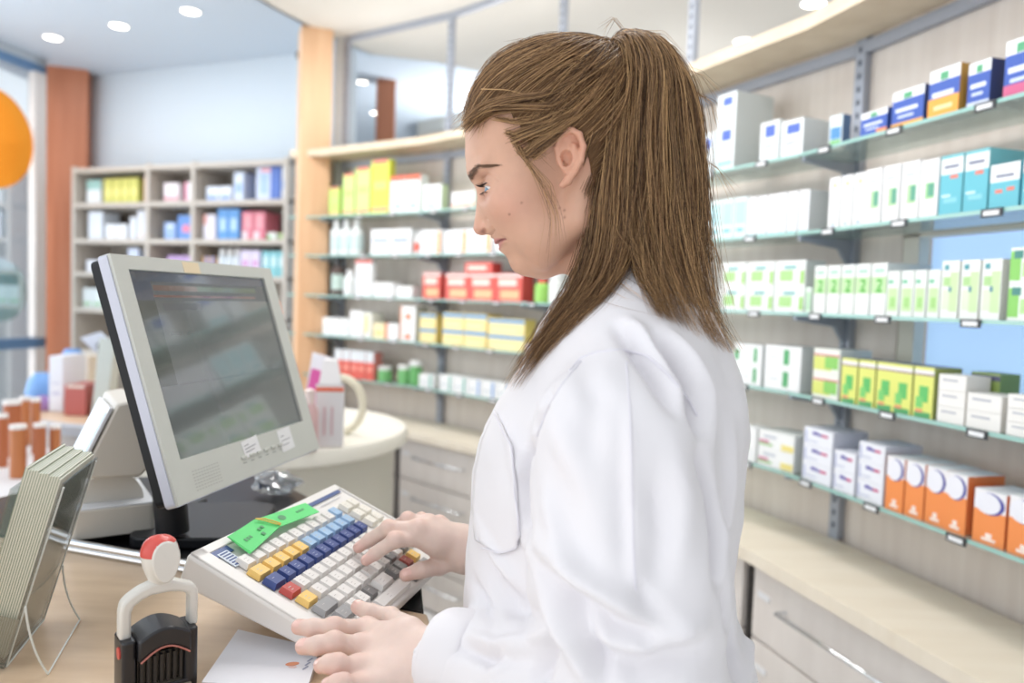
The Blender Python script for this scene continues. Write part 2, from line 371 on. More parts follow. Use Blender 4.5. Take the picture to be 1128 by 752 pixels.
g3 = [(.12, .12, .88, .62, (196, 228, 166)), (.3, .2, .75, .42, (158, 212, 120)), (.1, .72, .5, .80, (110, 190, 150))]
# shelf 1, right
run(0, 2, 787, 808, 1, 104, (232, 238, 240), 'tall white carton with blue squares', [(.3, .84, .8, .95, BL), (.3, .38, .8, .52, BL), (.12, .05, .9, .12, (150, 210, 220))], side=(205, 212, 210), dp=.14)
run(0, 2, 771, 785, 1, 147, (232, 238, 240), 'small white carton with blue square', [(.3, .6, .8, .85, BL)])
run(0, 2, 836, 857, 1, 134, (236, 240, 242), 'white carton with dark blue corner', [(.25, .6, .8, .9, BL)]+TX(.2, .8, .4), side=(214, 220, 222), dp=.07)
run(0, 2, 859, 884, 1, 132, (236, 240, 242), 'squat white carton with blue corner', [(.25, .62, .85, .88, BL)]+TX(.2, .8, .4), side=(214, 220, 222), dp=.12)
run(0, 2, 912, 927, 1, 127, (226, 238, 244), 'tiny blue and green carton', [(.1, .3, .9, .65, (70, 140, 200)), (.1, .08, .9, .28, (120, 190, 110))], side=(60, 100, 150), dp=.03, off=.17)
bw = [(0, .0, 1, .74, (40, 78, 176)), (.12, .42, .82, .52, (226, 234, 246)), (.36, .76, .62, .92, (70, 160, 110)), (.2, .25, .7, .32, (200, 214, 240))]
run(0, 1, 947, 977, 1, 122, (238, 242, 244), 'low blue and white carton', bw+[(.62, 0, 1, .2, OR)], side=(40, 66, 140), dp=.05)
run(0, 1, 981, 1017, 1, 98, (238, 242, 244), 'wide blue white carton with orange foot', bw+[(0, 0, 1, .13, (240, 170, 60))], side=(40, 66, 140), dp=.05)
run(0, 1, 1021, 1056, 1, 75, (238, 242, 244), 'big blue carton with orange lower half', bw+[(0, 0, 1, .4, (246, 164, 52)), (.2, .15, .8, .24, (252, 220, 160))], side=(206, 150, 60), dp=.06)
run(0, 1, 1064, 1090, 1, 68, (238, 242, 244), 'slim blue carton with white top', bw+[(0, 0, 1, .12, (200, 210, 230))], side=(46, 58, 110), dp=.06)
run(0, 1, 1095, 1101, 1, 68, (238, 242, 244), 'half-hidden dark blue carton', bw, side=(46, 58, 110), dp=.06, off=.15)
run(0, 1, 1104, 1140, 1, 42, (238, 242, 244), 'tall blue carton with pink foot', bw+[(0, 0, 1, .22, (206, 84, 130))], side=(46, 58, 110), dp=.06)
# shelf 2, right
run(1, 2, 780, 820, 3, 219, (226, 240, 242), 'white and teal cartons', [(.1, .35, .9, .9, (176, 220, 226)), (.2, .15, .8, .25, (120, 190, 204))])
run(1, 2, 822, 889, 6, 213, (240, 240, 244), 'slim white cartons', [(.25, .3, .75, .7, (224, 218, 228)), (.3, .8, .7, .86, (190, 186, 200)), (.1, .02, .9, .06, (150, 210, 214))], side=(220, 224, 226), dp=.11)
run(1, 1, 911, 950, 3, 193, (242, 242, 242), 'white cartons with small print', [(.4, .8, .65, .88, (190, 180, 110)), (.35, .3, .7, .6, (226, 222, 232)), (.3, .05, .7, .1, (170, 190, 220))], side=(220, 222, 222))
run(1, 1, 951, 1009, 3, 182, (242, 242, 242), 'white cartons with green cross', [(.35, .28, .85, .6, (176, 216, 160)), (.55, .32, .85, .58, (84, 160, 130)), (.2, .75, .7, .8, (190, 196, 204))], side=(220, 222, 222))
run(1, 1, 1011, 1032, 1, 176, (242, 242, 242), 'white carton with green picture', [(.3, .32, .8, .6, (150, 206, 140)), (.45, .36, .8, .58, (84, 160, 130))], side=(220, 222, 222))
tq = [(0, 0, 1, .68, TE), (0, .95, 1, 1, (110, 196, 206)), (.15, .78, .8, .83, (120, 126, 150)), (.45, .6, .8, .66, (238, 120, 100)), (.2, .2, .8, .28, (130, 206, 220)), (.1, .3, .5, .34, (210, 236, 240))]
run(1, 1, 1033, 1086, 2, 168, (238, 242, 242), 'big turquoise and white cartons', tq, side=(120, 196, 204), top=(130, 200, 206), dp=.10)
run(1, 1, 1088, 1122, 1, 180, (238, 242, 242), 'shorter turquoise and white carton', [(0, 0, 1, .6, TE), (.2, .7, .8, .76, (120, 126, 150)), (.2, .35, .45, .43, (238, 120, 100)), (.6, .38, .85, .46, (238, 120, 100))], side=(84, 176, 196), dp=.07)
run(1, 1, 1124, 1150, 1, 172, (238, 242, 242), 'turquoise carton cut by picture edge', tq, side=(84, 176, 196), dp=.07)
# shelf 3, right
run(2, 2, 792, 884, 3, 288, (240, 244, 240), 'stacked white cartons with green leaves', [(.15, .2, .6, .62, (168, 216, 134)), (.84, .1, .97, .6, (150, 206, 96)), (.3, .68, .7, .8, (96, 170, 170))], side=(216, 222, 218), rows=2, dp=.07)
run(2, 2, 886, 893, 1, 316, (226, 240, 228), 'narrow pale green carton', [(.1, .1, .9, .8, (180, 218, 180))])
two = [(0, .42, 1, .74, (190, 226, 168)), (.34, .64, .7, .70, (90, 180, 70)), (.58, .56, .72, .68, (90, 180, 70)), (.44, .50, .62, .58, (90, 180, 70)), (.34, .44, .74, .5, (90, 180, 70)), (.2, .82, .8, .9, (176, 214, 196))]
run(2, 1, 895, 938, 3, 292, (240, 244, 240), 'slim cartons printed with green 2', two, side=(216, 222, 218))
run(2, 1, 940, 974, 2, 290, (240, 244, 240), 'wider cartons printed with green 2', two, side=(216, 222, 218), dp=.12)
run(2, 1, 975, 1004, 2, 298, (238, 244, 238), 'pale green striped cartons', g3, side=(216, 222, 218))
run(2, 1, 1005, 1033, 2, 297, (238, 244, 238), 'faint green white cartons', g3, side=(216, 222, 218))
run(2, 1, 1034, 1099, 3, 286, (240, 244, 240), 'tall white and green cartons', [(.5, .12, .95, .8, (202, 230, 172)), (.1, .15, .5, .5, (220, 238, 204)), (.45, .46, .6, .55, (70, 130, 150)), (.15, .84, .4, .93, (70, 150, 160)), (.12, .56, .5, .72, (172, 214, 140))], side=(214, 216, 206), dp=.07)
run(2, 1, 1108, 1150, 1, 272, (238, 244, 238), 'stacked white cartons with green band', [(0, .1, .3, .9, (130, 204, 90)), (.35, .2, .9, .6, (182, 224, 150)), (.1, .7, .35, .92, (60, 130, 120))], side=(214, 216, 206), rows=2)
# shelf 4, right
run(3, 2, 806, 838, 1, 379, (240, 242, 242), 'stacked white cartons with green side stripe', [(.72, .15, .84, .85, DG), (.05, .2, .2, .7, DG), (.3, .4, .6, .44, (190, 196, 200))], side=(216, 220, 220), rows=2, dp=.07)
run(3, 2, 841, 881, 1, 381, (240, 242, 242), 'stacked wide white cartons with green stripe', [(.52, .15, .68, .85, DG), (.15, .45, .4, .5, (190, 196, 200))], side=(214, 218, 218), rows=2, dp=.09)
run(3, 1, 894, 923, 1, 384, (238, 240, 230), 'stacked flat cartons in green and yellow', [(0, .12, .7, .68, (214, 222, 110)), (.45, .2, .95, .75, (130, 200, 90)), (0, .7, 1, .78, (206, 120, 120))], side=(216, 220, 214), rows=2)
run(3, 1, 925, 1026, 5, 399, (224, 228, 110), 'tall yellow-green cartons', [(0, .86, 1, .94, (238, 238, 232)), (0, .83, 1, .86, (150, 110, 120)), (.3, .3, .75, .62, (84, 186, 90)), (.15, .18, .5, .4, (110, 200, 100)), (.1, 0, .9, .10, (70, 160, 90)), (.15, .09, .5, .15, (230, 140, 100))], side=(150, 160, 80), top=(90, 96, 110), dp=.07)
wl = TX(.15, .7, .6, (176, 178, 188), 1, .12)
run(3, 1, 1031, 1062, 1, 413, (240, 238, 234), 'flat white cartons in a stack of three', wl, side=(226, 222, 214), rows=3, dp=.06)
run(3, 1, 1063, 1102, 1, 434, (240, 238, 234), 'flat white cartons in a stack of two', wl, side=(226, 222, 214), rows=2, dp=.06)
run(3, 1, 1066, 1099, 1, 410, (150, 176, 90), 'dark green carton behind white stacks', [(0, .86, 1, .96, (90, 90, 120)), (.2, .2, .7, .6, (120, 160, 70))], side=(110, 140, 70), dp=.05, off=.12)
run(3, 1, 1107, 1150, 1, 436, (240, 238, 234), 'flat white cartons in stack at picture edge', wl, side=(226, 222, 214), rows=3, dp=.06)
# shelf 5, right
run(4, 2, 816, 832, 1, 469, (240, 242, 242), 'white carton with green dots', [(.1, .3, .5, .6, (190, 220, 180))], dp=.05)
run(4, 2, 834, 874, 1, 476, (240, 242, 240), 'stacked flat cartons with rainbow corner', [(.02, .3, .3, .45, (200, 110, 150)), (.02, .15, .4, .28, (150, 190, 120)), (.65, .05, .98, .4, (236, 220, 130)), (.15, .6, .5, .75, (190, 196, 206))], side=(222, 226, 224), rows=2)
cn = [(.30, .62, .5, .8, (84, 74, 160)), (.5, .6, .62, .74, (84, 74, 160)), (.62, .6, .84, .74, (196, 70, 120)), (.12, .2, .5, .26, (186, 190, 214)), (.04, .1, .1, .8, (190, 196, 226))]
run(4, 1, 883, 915, 1, 472, (236, 238, 246), 'white cartons with purple lettering in tall stack', cn, side=(206, 208, 222), rows=3, dp=.10)
run(4, 1, 917, 941, 1, 497, (236, 238, 246), 'white purple-lettered cartons in short stack', cn, side=(206, 208, 222), rows=2, dp=.08)
run(4, 1, 943, 972, 1, 488, (236, 238, 246), 'white purple-lettered cartons beside orange row', cn, side=(206, 208, 222), rows=3, dp=.10)
og = [(.0, 0, 1, .62, OR), (.02, .55, .96, .97, (60, 62, 150), 'o'), (-.0, .56, .84, .96, (238, 238, 246), 'o'), (.15, .74, .7, .79, (150, 150, 200)), (.42, .06, .62, .2, (252, 232, 220)), (.3, .05, .74, .11, (252, 226, 210))]
run(4, 1, 974, 1063, 4, 512, (240, 238, 240), 'slim orange and white cartons', og, side=(222, 120, 62), top=(226, 228, 230), dp=.09)
run(4, 1, 1070, 1106, 1, 540, (240, 238, 240), 'wide orange carton with white moon circle', og, side=(222, 120, 62), top=(226, 228, 230), dp=.09)
run(4, 1, 1108, 1145, 1, 548, (240, 238, 240), 'wide orange carton at picture edge', og, side=(222, 120, 62), top=(226, 228, 230), dp=.09)
# ---- left bays
yg = [(.05, .05, .95, .12, (236, 150, 120)), (.15, .45, .85, .6, (186, 220, 110)), (.1, .92, .9, 1, (226, 120, 90))]
run(0, 5, 362, 374, 1, 206, (190, 222, 100), 'small lime green carton', yg, side=(160, 196, 70))
run(0, 5, 377, 390, 1, 191, (204, 230, 130), 'pale lime carton beside column', yg, side=(170, 200, 70))
run(0, 5, 391, 407, 1, 184, (204, 230, 130), 'taller lime carton with red top edge', yg, side=(170, 200, 70))
run(0, 5, 408, 428, 1, 176, (214, 226, 70), 'tallest yellow-green carton', yg, side=(190, 206, 50), dp=.04)
run(0, 5, 429, 462, 2, 193, (238, 240, 242), 'white cartons with red top', [(0, .86, 1, 1, (232, 100, 70)), (.3, .1, .8, .25, (170, 200, 214))], side=(226, 230, 232), top=(232, 96, 60), dp=.06)
run(0, 5, 465, 486, 1, 203, (238, 240, 242), 'white carton with green side', [(.2, .1, .7, .3, (180, 214, 200))], side=(190, 214, 170), dp=.05)
run(0, 4, 497, 523, 1, 211, (240, 240, 240), 'flat white carton with orange line', [(0, .1, 1, .3, (240, 180, 150))], side=(210, 220, 200))
run(1, 5, 360, 393, 3, 241, (236, 240, 240), 'small white bottles', kind='b', cat='bottle', name='medicine_bottle', label=(206, 226, 226))
run(1, 5, 408, 452, 2, 252, (238, 240, 242), 'white cartons with blue print', [(.1, .5, .9, .62, (120, 140, 200)), (.2, .2, .7, .3, (190, 216, 200))])
run(1, 5, 454, 461, 1, 256, (238, 238, 238), 'tiny white red bottle', kind='b', cat='bottle', name='medicine_bottle', label=(226, 90, 70))
wo_ = [(.78, .05, .96, .92, (244, 170, 110)), (.12, .3, .6, .36, (180, 190, 210))]
run(1, 5, 462, 486, 1, 253, (240, 242, 244), 'white carton with orange band by upright', wo_)
run(1, 4, 489, 541, 2, 252, (240, 242, 244), 'white cartons with orange band', wo_)
run(1, 4, 545, 600, 2, 250, (240, 242, 244), 'broad white cartons near mouth', wo_)
run(2, 5, 361, 372, 1, 283, (70, 50, 44), 'dark brown bottle with label', kind='b', cat='bottle', name='brown_bottle', capc=(40, 40, 44), label=(190, 214, 206))
run(2, 5, 374, 388, 1, 297, (236, 240, 240), 'white bottle next to brown bottle', kind='b', cat='bottle', name='medicine_bottle')
run(2, 5, 391, 409, 1, 286, (238, 240, 242), 'upright white carton with red top', [(0, .9, 1, 1, (230, 100, 90)), (.15, .2, .85, .7, (216, 222, 232))], dp=.03)
run(2, 5, 411, 433, 1, 311, (240, 240, 240), 'flat white carton left of red boxes', dp=.06)
run(2, 5, 436, 454, 1, 315, (240, 240, 240), 'flatter white carton left of red boxes', dp=.06)
rb_ = [(.12, .55, .8, .8, (250, 214, 200)), (.2, .1, .9, .4, (246, 180, 130)), (0, .88, 1, .97, (250, 232, 226))]
run(2, 5, 465, 485, 1, 300, (228, 78, 66), 'red carton left of upright', rb_, side=(206, 60, 54), dp=.06)
run(2, 4, 490, 574, 3, 301, (228, 78, 66), 'large red cartons', rb_, side=(206, 60, 54), dp=.07)
run(2, 4, 511, 541, 1, 289, (228, 78, 66), 'red carton lying on the red row', [(.1, .3, .8, .7, (250, 214, 200))], side=(206, 60, 54), dp=.06, z0=float(ztop(530, 301, 4, .188))+.001)
run(2, 3, 584, 596, 1, 305, (150, 210, 90), 'bright green bottle with red cap', kind='b', cat='bottle', name='green_bottle', capc=(220, 80, 70))
run(2, 3, 599, 629, 1, 298, (238, 240, 238), 'rounded white tub behind her chin', kind='b', cat='tub', name='white_tub')
run(3, 5, 355, 383, 3, 350, (238, 242, 242), 'small white cartons by column', [(.2, .3, .8, .5, (200, 222, 220))])
run(3, 5, 385, 399, 1, 342, (240, 242, 242), 'taller white carton by column', [(.2, .3, .8, .5, (226, 226, 232))])
run(3, 5, 400, 409, 1, 344, (240, 240, 232), 'white carton with yellow stripe', [(.2, .2, .6, .9, (244, 220, 130))])
run(3, 5, 411, 423, 1, 356, (246, 232, 180), 'pale yellow carton', [(.2, .3, .8, .5, (244, 210, 110))])
run(3, 5, 424, 438, 1, 356, (240, 242, 242), 'white carton with orange end', [(0, 0, .2, 1, (240, 130, 90))])
run(3, 5, 440, 457, 1, 337, (240, 240, 242), 'white carton with orange squares', [(.35, .62, .7, .78, (240, 120, 70)), (.35, .06, .7, .2, (240, 120, 70)), (0, .0, .1, 1, (240, 160, 120))], side=(216, 220, 224))
ys = [(0, .72, 1, .95, (90, 150, 204)), (.1, .2, .8, .3, (250, 240, 190))]
run(3, 5, 462, 480, 1, 345, (246, 226, 150), 'stacked yellow blue cartons left of upright', ys, side=(240, 214, 120), rows=2)
run(3, 4, 487, 535, 2, 345, (246, 226, 150), 'stacked yellow and blue cartons', ys, side=(240, 214, 120), rows=2)
run(3, 4, 537, 577, 1, 351, (248, 230, 160), 'stacked wide yellow blue cartons', ys, side=(236, 214, 110), rows=2, dp=.07)
run(3, 4, 579, 592, 1, 379, (240, 224, 230), 'flat pale pink carton', [(.1, .3, .9, .6, (220, 150, 180))])
run(4, 5, 368, 411, 5, 386, (224, 82, 66), 'red cartons with silver tops', [(0, .62, 1, 1, (220, 226, 232)), (.2, .3, .8, .45, (240, 150, 130))], side=(190, 110, 100), top=(226, 230, 234), dp=.06)
run(4, 5, 412, 433, 1, 404, (110, 186, 110), 'wide green tub with white lid', kind='b', cat='tub', name='green_tub', capc=(240, 242, 240))
run(4, 5, 434, 446, 1, 402, (110, 186, 110), 'small green tub beside wide tub', kind='b', cat='tub', name='green_bottle', capc=(240, 242, 240))
run(4, 5, 447, 459, 1, 397, (96, 176, 96), 'tallest green tub', kind='b', cat='tub', name='green_bottle', capc=(240, 242, 240))
tw = [(.7, .05, .84, .95, (80, 170, 150)), (.15, .35, .6, .45, (200, 206, 214))]
run(4, 5, 461, 478, 1, 412, (240, 242, 242), 'white carton beside green bottles', tw)
run(4, 4, 484, 514, 2, 414, (240, 242, 242), 'flat white cartons with teal stripe', tw)
run(4, 4, 515, 562, 3, 420, (240, 242, 242), 'flatter white cartons with blue stripe', [(.7, .05, .84, .95, (80, 140, 210)), (.15, .35, .6, .45, (200, 206, 214))])
# ================================================================== ceilings, columns, back of the room
# dropped beige ceiling over the dispensing area; its edge curves from the camera side to the column
edge = [(-1.95, 0.9), (-1.66, 2.2), (-1.30, 3.52), (-1.22, 3.75), (-1.10, 4.02), (-.98, 4.23)]
wl_ = [nodes[6]+bays[6][2]*.0, nodes[5], nodes[4], nodes[3], nodes[2], nodes[1], nodes[0]]
beyond = [(-.98, 4.23), (-.86, 4.42), (-.50, 4.52), (-.12, 4.75), (.14, 5.10), (.16, 5.55), (-.10, 6.05), (-.60, 6.5), (-.9, 6.8), (-.9, 8.4), (3, 8.4), (3, .9)]  # outline past the wall stands in for the ceiling mirrored above the board
pts = [np.array([x, y, ZC]) for x, y in edge+beyond[1:]]
b = MB(); b.prism(pts, up*.06, CEILM); struct(b.build('ceiling'))
b = MB(); b.box((-3.75, .9, ZCB), (6.75, 0, 0), (0, 7.6, 0), (0, 0, .06), CEILB); struct(b.build('ceiling'))
fas = MB(); FM = mat('soffit_fascia', (200, 198, 190), .7)
P = [np.array([x, y, ZC]) for x, y in edge+beyond[1:9]]
for p, q in zip(P[:-1], P[1:]): fas.hexa([p, q, q+np.array([.02, 0, 0]), p+np.array([.02, 0, 0]), p+up*(ZCB-ZC), q+up*(ZCB-ZC), q+np.array([.02, 0, ZCB-ZC]), p+np.array([.02, 0, ZCB-ZC])], FM)
struct(fas.build('trim_1'))
# blue-white back wall, with the bookcase before it
WA, WB = np.array([-3.45, 5.83, 0]), np.array([-1.10, 4.88, 0]); wd = nrm(WB-WA); wn = np.array([wd[1], -wd[0], 0])
b = MB(); b.box(WA, wd*np.linalg.norm(WB-WA), -wn*.08, up*ZCB, WALLB); struct(b.build('wall_back'))
b = MB(); b.box(WB-wn*.0, wd*.08, np.array([.10, -.72, 0]), up*ZCB, WALLB); struct(b.build('wall_return'))
b = MB(); b.box((3, .9, 0), (.06, 0, 0), (0, 7.6, 0), (0, 0, ZCB), mat('far_wall', (206, 206, 204), .8)); b.box((-1.0, 8.44, 0), (4, 0, 0), (0, .06, 0), (0, 0, ZCB), mat('far_wall', (206, 206, 204), .8)); b.box((-7, 8.44, 0), (6, 0, 0), (0, .06, 0), (0, 0, ZCB), WALLB); struct(b.build('wall_far'))
# pillar in pear wood and red-brown pillars
cpos = np.array([-1.068, 4.04]); b = MB()
cx, cy = nrm([.93, .36, 0]), nrm([-.36, .93, 0]); o = np.array([*cpos, 0])-cx*.082-cy*.03
b.rbox(o, cx*.164, cy*.16, up*ZC, .012, COLM); tag(b.build('wooden_column'), 'light orange pear wood column beside the left end of the shelf wall', 'column')
b = MB(); b.rbox((-3.355, 5.45, 0), (.255, .10, 0), (-.08, .2, 0), up*2.94, .012, COLD); tag(b.build('wooden_column'), 'red-brown wooden column between the shop window and bookcase', 'column')
b = MB(); b.rbox((-1.02, 5.5, 0), (.13, .03, 0), (-.03, .13, 0), up*2.94, .012, COLD); tag(b.build('wooden_column'), 'stand-in for thin red-brown column mirrored above the top board', 'column')  # built in place of a pillar's mirror image above the board
b = MB(); b.cyl((-1.19, 4.22, 2.70), (-1.19, 4.22, 2.74), .02, mat('camera_black', (36, 40, 46), .3)); b.lathe((-1.19, 4.22, 2.66), [(.01, 0), (.035, .012), (.04, .03), (.036, .045)], mat('camera_black', (36, 40, 46), .3)); b.cyl((-1.19, 4.22, 2.74), (-1.19, 4.22, 2.94), .006, mat('camera_black', (36, 40, 46), .3)); tag(b.build('security_camera', smooth=True), 'small black dome camera hanging left of the light wood column', 'camera')
# ------------------------------------------------------------------ shop window
p0 = np.array([-3.27, 5.34, 0]); wdv = nrm([-.20, -.98, 0]); FRM = mat('window_profile_pale', (206, 208, 214), .4)
fr = MB()
fr.box(p0, wdv*.09, np.array([-.06, .01, 0]), up*2.94, mat('window_post_pale', (222, 214, 208), .4))
for z0, z1 in ((2.84, 2.89), (.96, 1.03), (0, .12)): fr.box(p0+up*z0, wdv*3.2, np.array([-.05, .01, 0]), up*(z1-z0), mat('window_profile_blue', (96, 130, 168), .4))
fr.box(p0+up*2.89, wdv*3.2, np.array([-.05, .01, 0]), up*.05, mat('header_grey', (196, 204, 210), .6))
fr.box(p0+wdv*3.1, wdv*.08, np.array([-.05, .01, 0]), up*2.94, FRM)
wo = struct(fr.build('window_2')); b = MB(); b.box(p0+wdv*.1+np.array([-.03, 0, .1]), wdv*3.0, np.array([-.006, .001, 0]), up*2.74, PANE); b.build('pane', wo)
# round orange film on the glass
def disc(c, r, name, mt, parent, t=.002):
    q = MB(); nn = np.cross(wdv, up); q.prism([c+wdv*r*math.cos(a)+up*r*math.sin(a) for a in np.linspace(0, 2*math.pi, 48, endpoint=False)], nn*t*(-1), mt); return q
sc_ = atplane(-12, 151, p0, np.cross(wdv, up))
ORM = bpy.data.materials.new('orange_film'); ORM.use_nodes = True; nt = ORM.node_tree; nt.nodes.clear()
ou = nt.nodes.new('ShaderNodeOutputMaterial'); t1 = nt.nodes.new('ShaderNodeBsdfTranslucent'); t1.inputs[0].default_value = (*srgb((244, 186, 100)), 1)
t2 = nt.nodes.new('ShaderNodeBsdfTransparent'); t2.inputs[0].default_value = (*srgb((246, 200, 132)), 1); mx = nt.nodes.new('ShaderNodeMixShader'); mx.inputs[0].default_value = .55
nt.links.new(t1.outputs[0], mx.inputs[1]); nt.links.new(t2.outputs[0], mx.inputs[2]); nt.links.new(mx.outputs[0], ou.inputs[0])
e1 = atplane(36, 151, p0, np.cross(wdv, up)); rr_ = np.linalg.norm(atplane(-12, 95, p0, np.cross(wdv, up))-sc_)
q = disc(sc_+np.cross(wdv, up)*.006*0, rr_, 'film', ORM, wo); s = q.build('window_film'); s.location = (s.location[0]+.02, s.location[1], s.location[2]); tag(s, 'round translucent orange film stuck on the shop window', 'window film')
sc2 = atplane(-2, 320, p0, np.cross(wdv, up))
q = disc(sc2, .2, 'film', glassy('teal_film', (.66, .84, .84), .05, .35, (150, 200, 206)), wo); s = q.build('window_film'); s.location = (s.location[0]+.02, s.location[1], s.location[2]); tag(s, 'pale teal round film low on the shop window', 'window film')
# street outside
b = MB(); FAC = mat('facade_pale', (236, 242, 248), .8); FW = mat('facade_window', (214, 228, 244), .3)
b.box((-13.5, 2, 0), (.3, 0, 0), (0, 16, 0), (0, 0, 4.6), FAC)
for k in range(10):
    for z in (1.0, 3.2): b.box((-13.2, 2.6+k*1.55, z), (.02, 0, 0), (0, .9, 0), (0, 0, 1.3), FW)
tag(b.build('building_facade'), 'washed-out pale building across the street seen through shop window', 'building')
b = MB(); b.box((-16, -3, -.16), (8.9, 0, 0), (0, 22, 0), (0, 0, .1), mat('pavement', (206, 208, 212), .8)); g = b.build('ground'); struct(g)
# ------------------------------------------------------------------ bookcase with goods
KA, KB = np.array([-3.06, 5.28, 0]), np.array([-1.372, 4.60, 0]); kd = nrm(KB-KA); kn = np.array([kd[1], -kd[0], 0]); KL = np.linalg.norm(KB-KA); KH = 2.21
def kh(x, y): return atplane(x, y, KA, kn)
BK = mat('bookcase_grey_wood', (196, 188, 178), .6); BKI = mat('bookcase_back', (168, 160, 150), .7)
T = thing('bookcase', (*((KA+KB)/2-kn*.15)[:2], 0), 'large grey wood bookcase with three columns along the back wall', 'bookcase')
kb = MB(); kb.box(KA-kn*.30, kd*KL, kn*.012, up*KH, BKI); kb.build('back_panel', T)
xs = [(kh(x, 250)-KA)@kd for x in (78, 163, 213, 316)]; xs[0] = 0; xs[-1] = KL-.0
for k, s_ in enumerate(xs):
    kb = MB(); s0 = min(max(s_-(.0 if k == 0 else .025), 0), KL-.03); kb.box(KA+kd*s0-kn*.30, kd*.03, kn*.30, up*KH, BK); kb.build('side_panel' if k in (0, 3) else 'divider', T)
kz = [kh(120, y)[2] for y in (226, 266, 303, 343, 390)]; kz = [KH-.03, kz[0], kz[1], kz[2], kz[3], kz[4], .55, .08]
for z in kz:
    kb = MB(); kb.box(KA-kn*.30+up*(z-.012), kd*KL, kn*.298, up*.03, BK); kb.build('shelf', T)
def bk(x0, x1, yt, row, c, desc, n_=1, dec=(), side=None, kind='c', dp=.14, capc=(240, 240, 240)):
    z = kz[row]+.0185; s0, s1 = ((kh(x, 250)-KA)@kd for x in (x0, x1)); w = (s1-s0)/n_; h = min(kh((x0+x1)/2, yt)[2]-z, kz[row-1]-.016-z)
    off = .05
    for k in range(n_):
        o = KA+kd*(s0+w*k+.003)-kn*off+up*z
        if kind == 'c': mb = carton(o, kd, kn, w-.006, dp, h, c, list(dec), side)
        else: mb = bottle(o, kd, kn, w-.006, h, c, capc, .6)
        pos = '' if n_ == 1 else '%s from left of %s ' % (ORD[k], NUM[n_])
        tag(mb.build('boxed_product' if kind == 'c' else 'bottle'), '%s%s, %s bookcase shelf from the top' % (pos, desc, ORD[row-1]), 'carton' if kind == 'c' else 'bottle', (desc+' in the bookcase') if n_ > 1 else None)
bl = [(.1, .3, .9, .6, (150, 180, 230)), (.2, .7, .8, .85, (230, 236, 246))]
bk(88, 104, 197, 1, (226, 234, 238), 'white and teal carton', dec=[(0, .6, 1, 1, (150, 200, 196))])
bk(107, 145, 195, 1, (214, 214, 110), 'yellow-green canisters', 4, dec=[(.1, .3, .9, .6, (236, 228, 130))], side=(190, 200, 90))
bk(151, 158, 193, 1, (230, 190, 160), 'peach and white bottle')
bk(173, 190, 200, 1, (236, 226, 232), 'white jar with pink band', dec=[(0, .1, 1, .3, (220, 160, 170))])
bk(196, 209, 199, 1, (236, 226, 232), 'white jar with magenta edge', dec=[(0, 0, .2, 1, (214, 90, 130))])
bk(220, 248, 204, 1, (222, 228, 240), 'low white blue boxes', 2, dec=[(.1, .1, .9, .4, (140, 170, 226))])
bk(250, 262, 188, 1, (206, 218, 238), 'tall pale blue box', dec=bl)
bk(275, 302, 179, 1, (206, 216, 240), 'big blue and white box', dec=[(.6, 0, 1, 1, (70, 106, 190)), (.15, .2, .5, .8, (160, 190, 236)), (.2, .85, .6, .95, (230, 140, 150))], side=(80, 116, 200))
bk(303, 310, 180, 1, (226, 232, 242), 'white box at bookcase right end', dec=bl)
bk(90, 106, 232, 2, (222, 230, 242), 'upright pale carton')
bk(109, 133, 246, 2, (232, 236, 242), 'low white packs', 2)
bk(136, 143, 238, 2, (226, 232, 242), 'narrow white box')
bk(144, 158, 231, 2, (226, 230, 242), 'tall white boxes', 2, dec=[(.1, .1, .9, .2, (236, 210, 190))])
bk(174, 187, 244, 2, (140, 176, 230), 'light blue packs', 1, dec=bl)
bk(189, 206, 236, 2, (90, 140, 216), 'blue box with pink spot', dec=[(.3, .3, .8, .6, (226, 120, 150))])
bk(217, 231, 235, 2, (232, 226, 236), 'white pink box', dec=[(0, .6, .3, 1, (230, 160, 150))])
bk(233, 257, 229, 2, (80, 146, 214), 'bright blue boxes', 2, dec=[(.2, .3, .8, .7, (170, 206, 240))])
bk(260, 286, 232, 2, (214, 110, 130), 'pink and red boxes', 2, dec=[(.2, .4, .8, .9, (230, 150, 160)), (0, 0, .5, .3, (236, 214, 220))])
bk(288, 299, 255, 2, (226, 232, 226), 'low white green pack', dec=[(0, 0, .4, .6, (130, 190, 120))])
bk(301, 309, 256, 2, (170, 196, 130), 'low green pack')
bk(88, 114, 286, 3, (228, 232, 242), 'low wide white packs', 2)
bk(134, 146, 273, 3, (196, 206, 230), 'pale blue box')
bk(178, 204, 281, 3, (186, 150, 206), 'mixed purple packs', 3, dec=[(.2, .3, .8, .6, (220, 130, 170))])
bk(217, 230, 282, 3, (230, 180, 120), 'orange and blue packs', 2, dec=[(.5, 0, 1, 1, (100, 130, 210))])
bk(232, 257, 273, 3, (226, 236, 244), 'white blue bottles', 3, kind='b')
bk(259, 281, 275, 3, (216, 206, 234), 'pale lilac boxes', 2, dec=[(.2, .4, .8, .6, (200, 130, 190))])
bk(283, 309, 276, 3, (120, 196, 206), 'teal and white boxes', 3, dec=[(.2, .4, .8, .8, (206, 234, 238))])
bk(84, 106, 317, 4, (222, 230, 234), 'white green packs', 2, dec=[(.1, .1, .9, .3, (170, 206, 170))])
bk(108, 122, 322, 4, (206, 222, 214), 'low greenish pack')
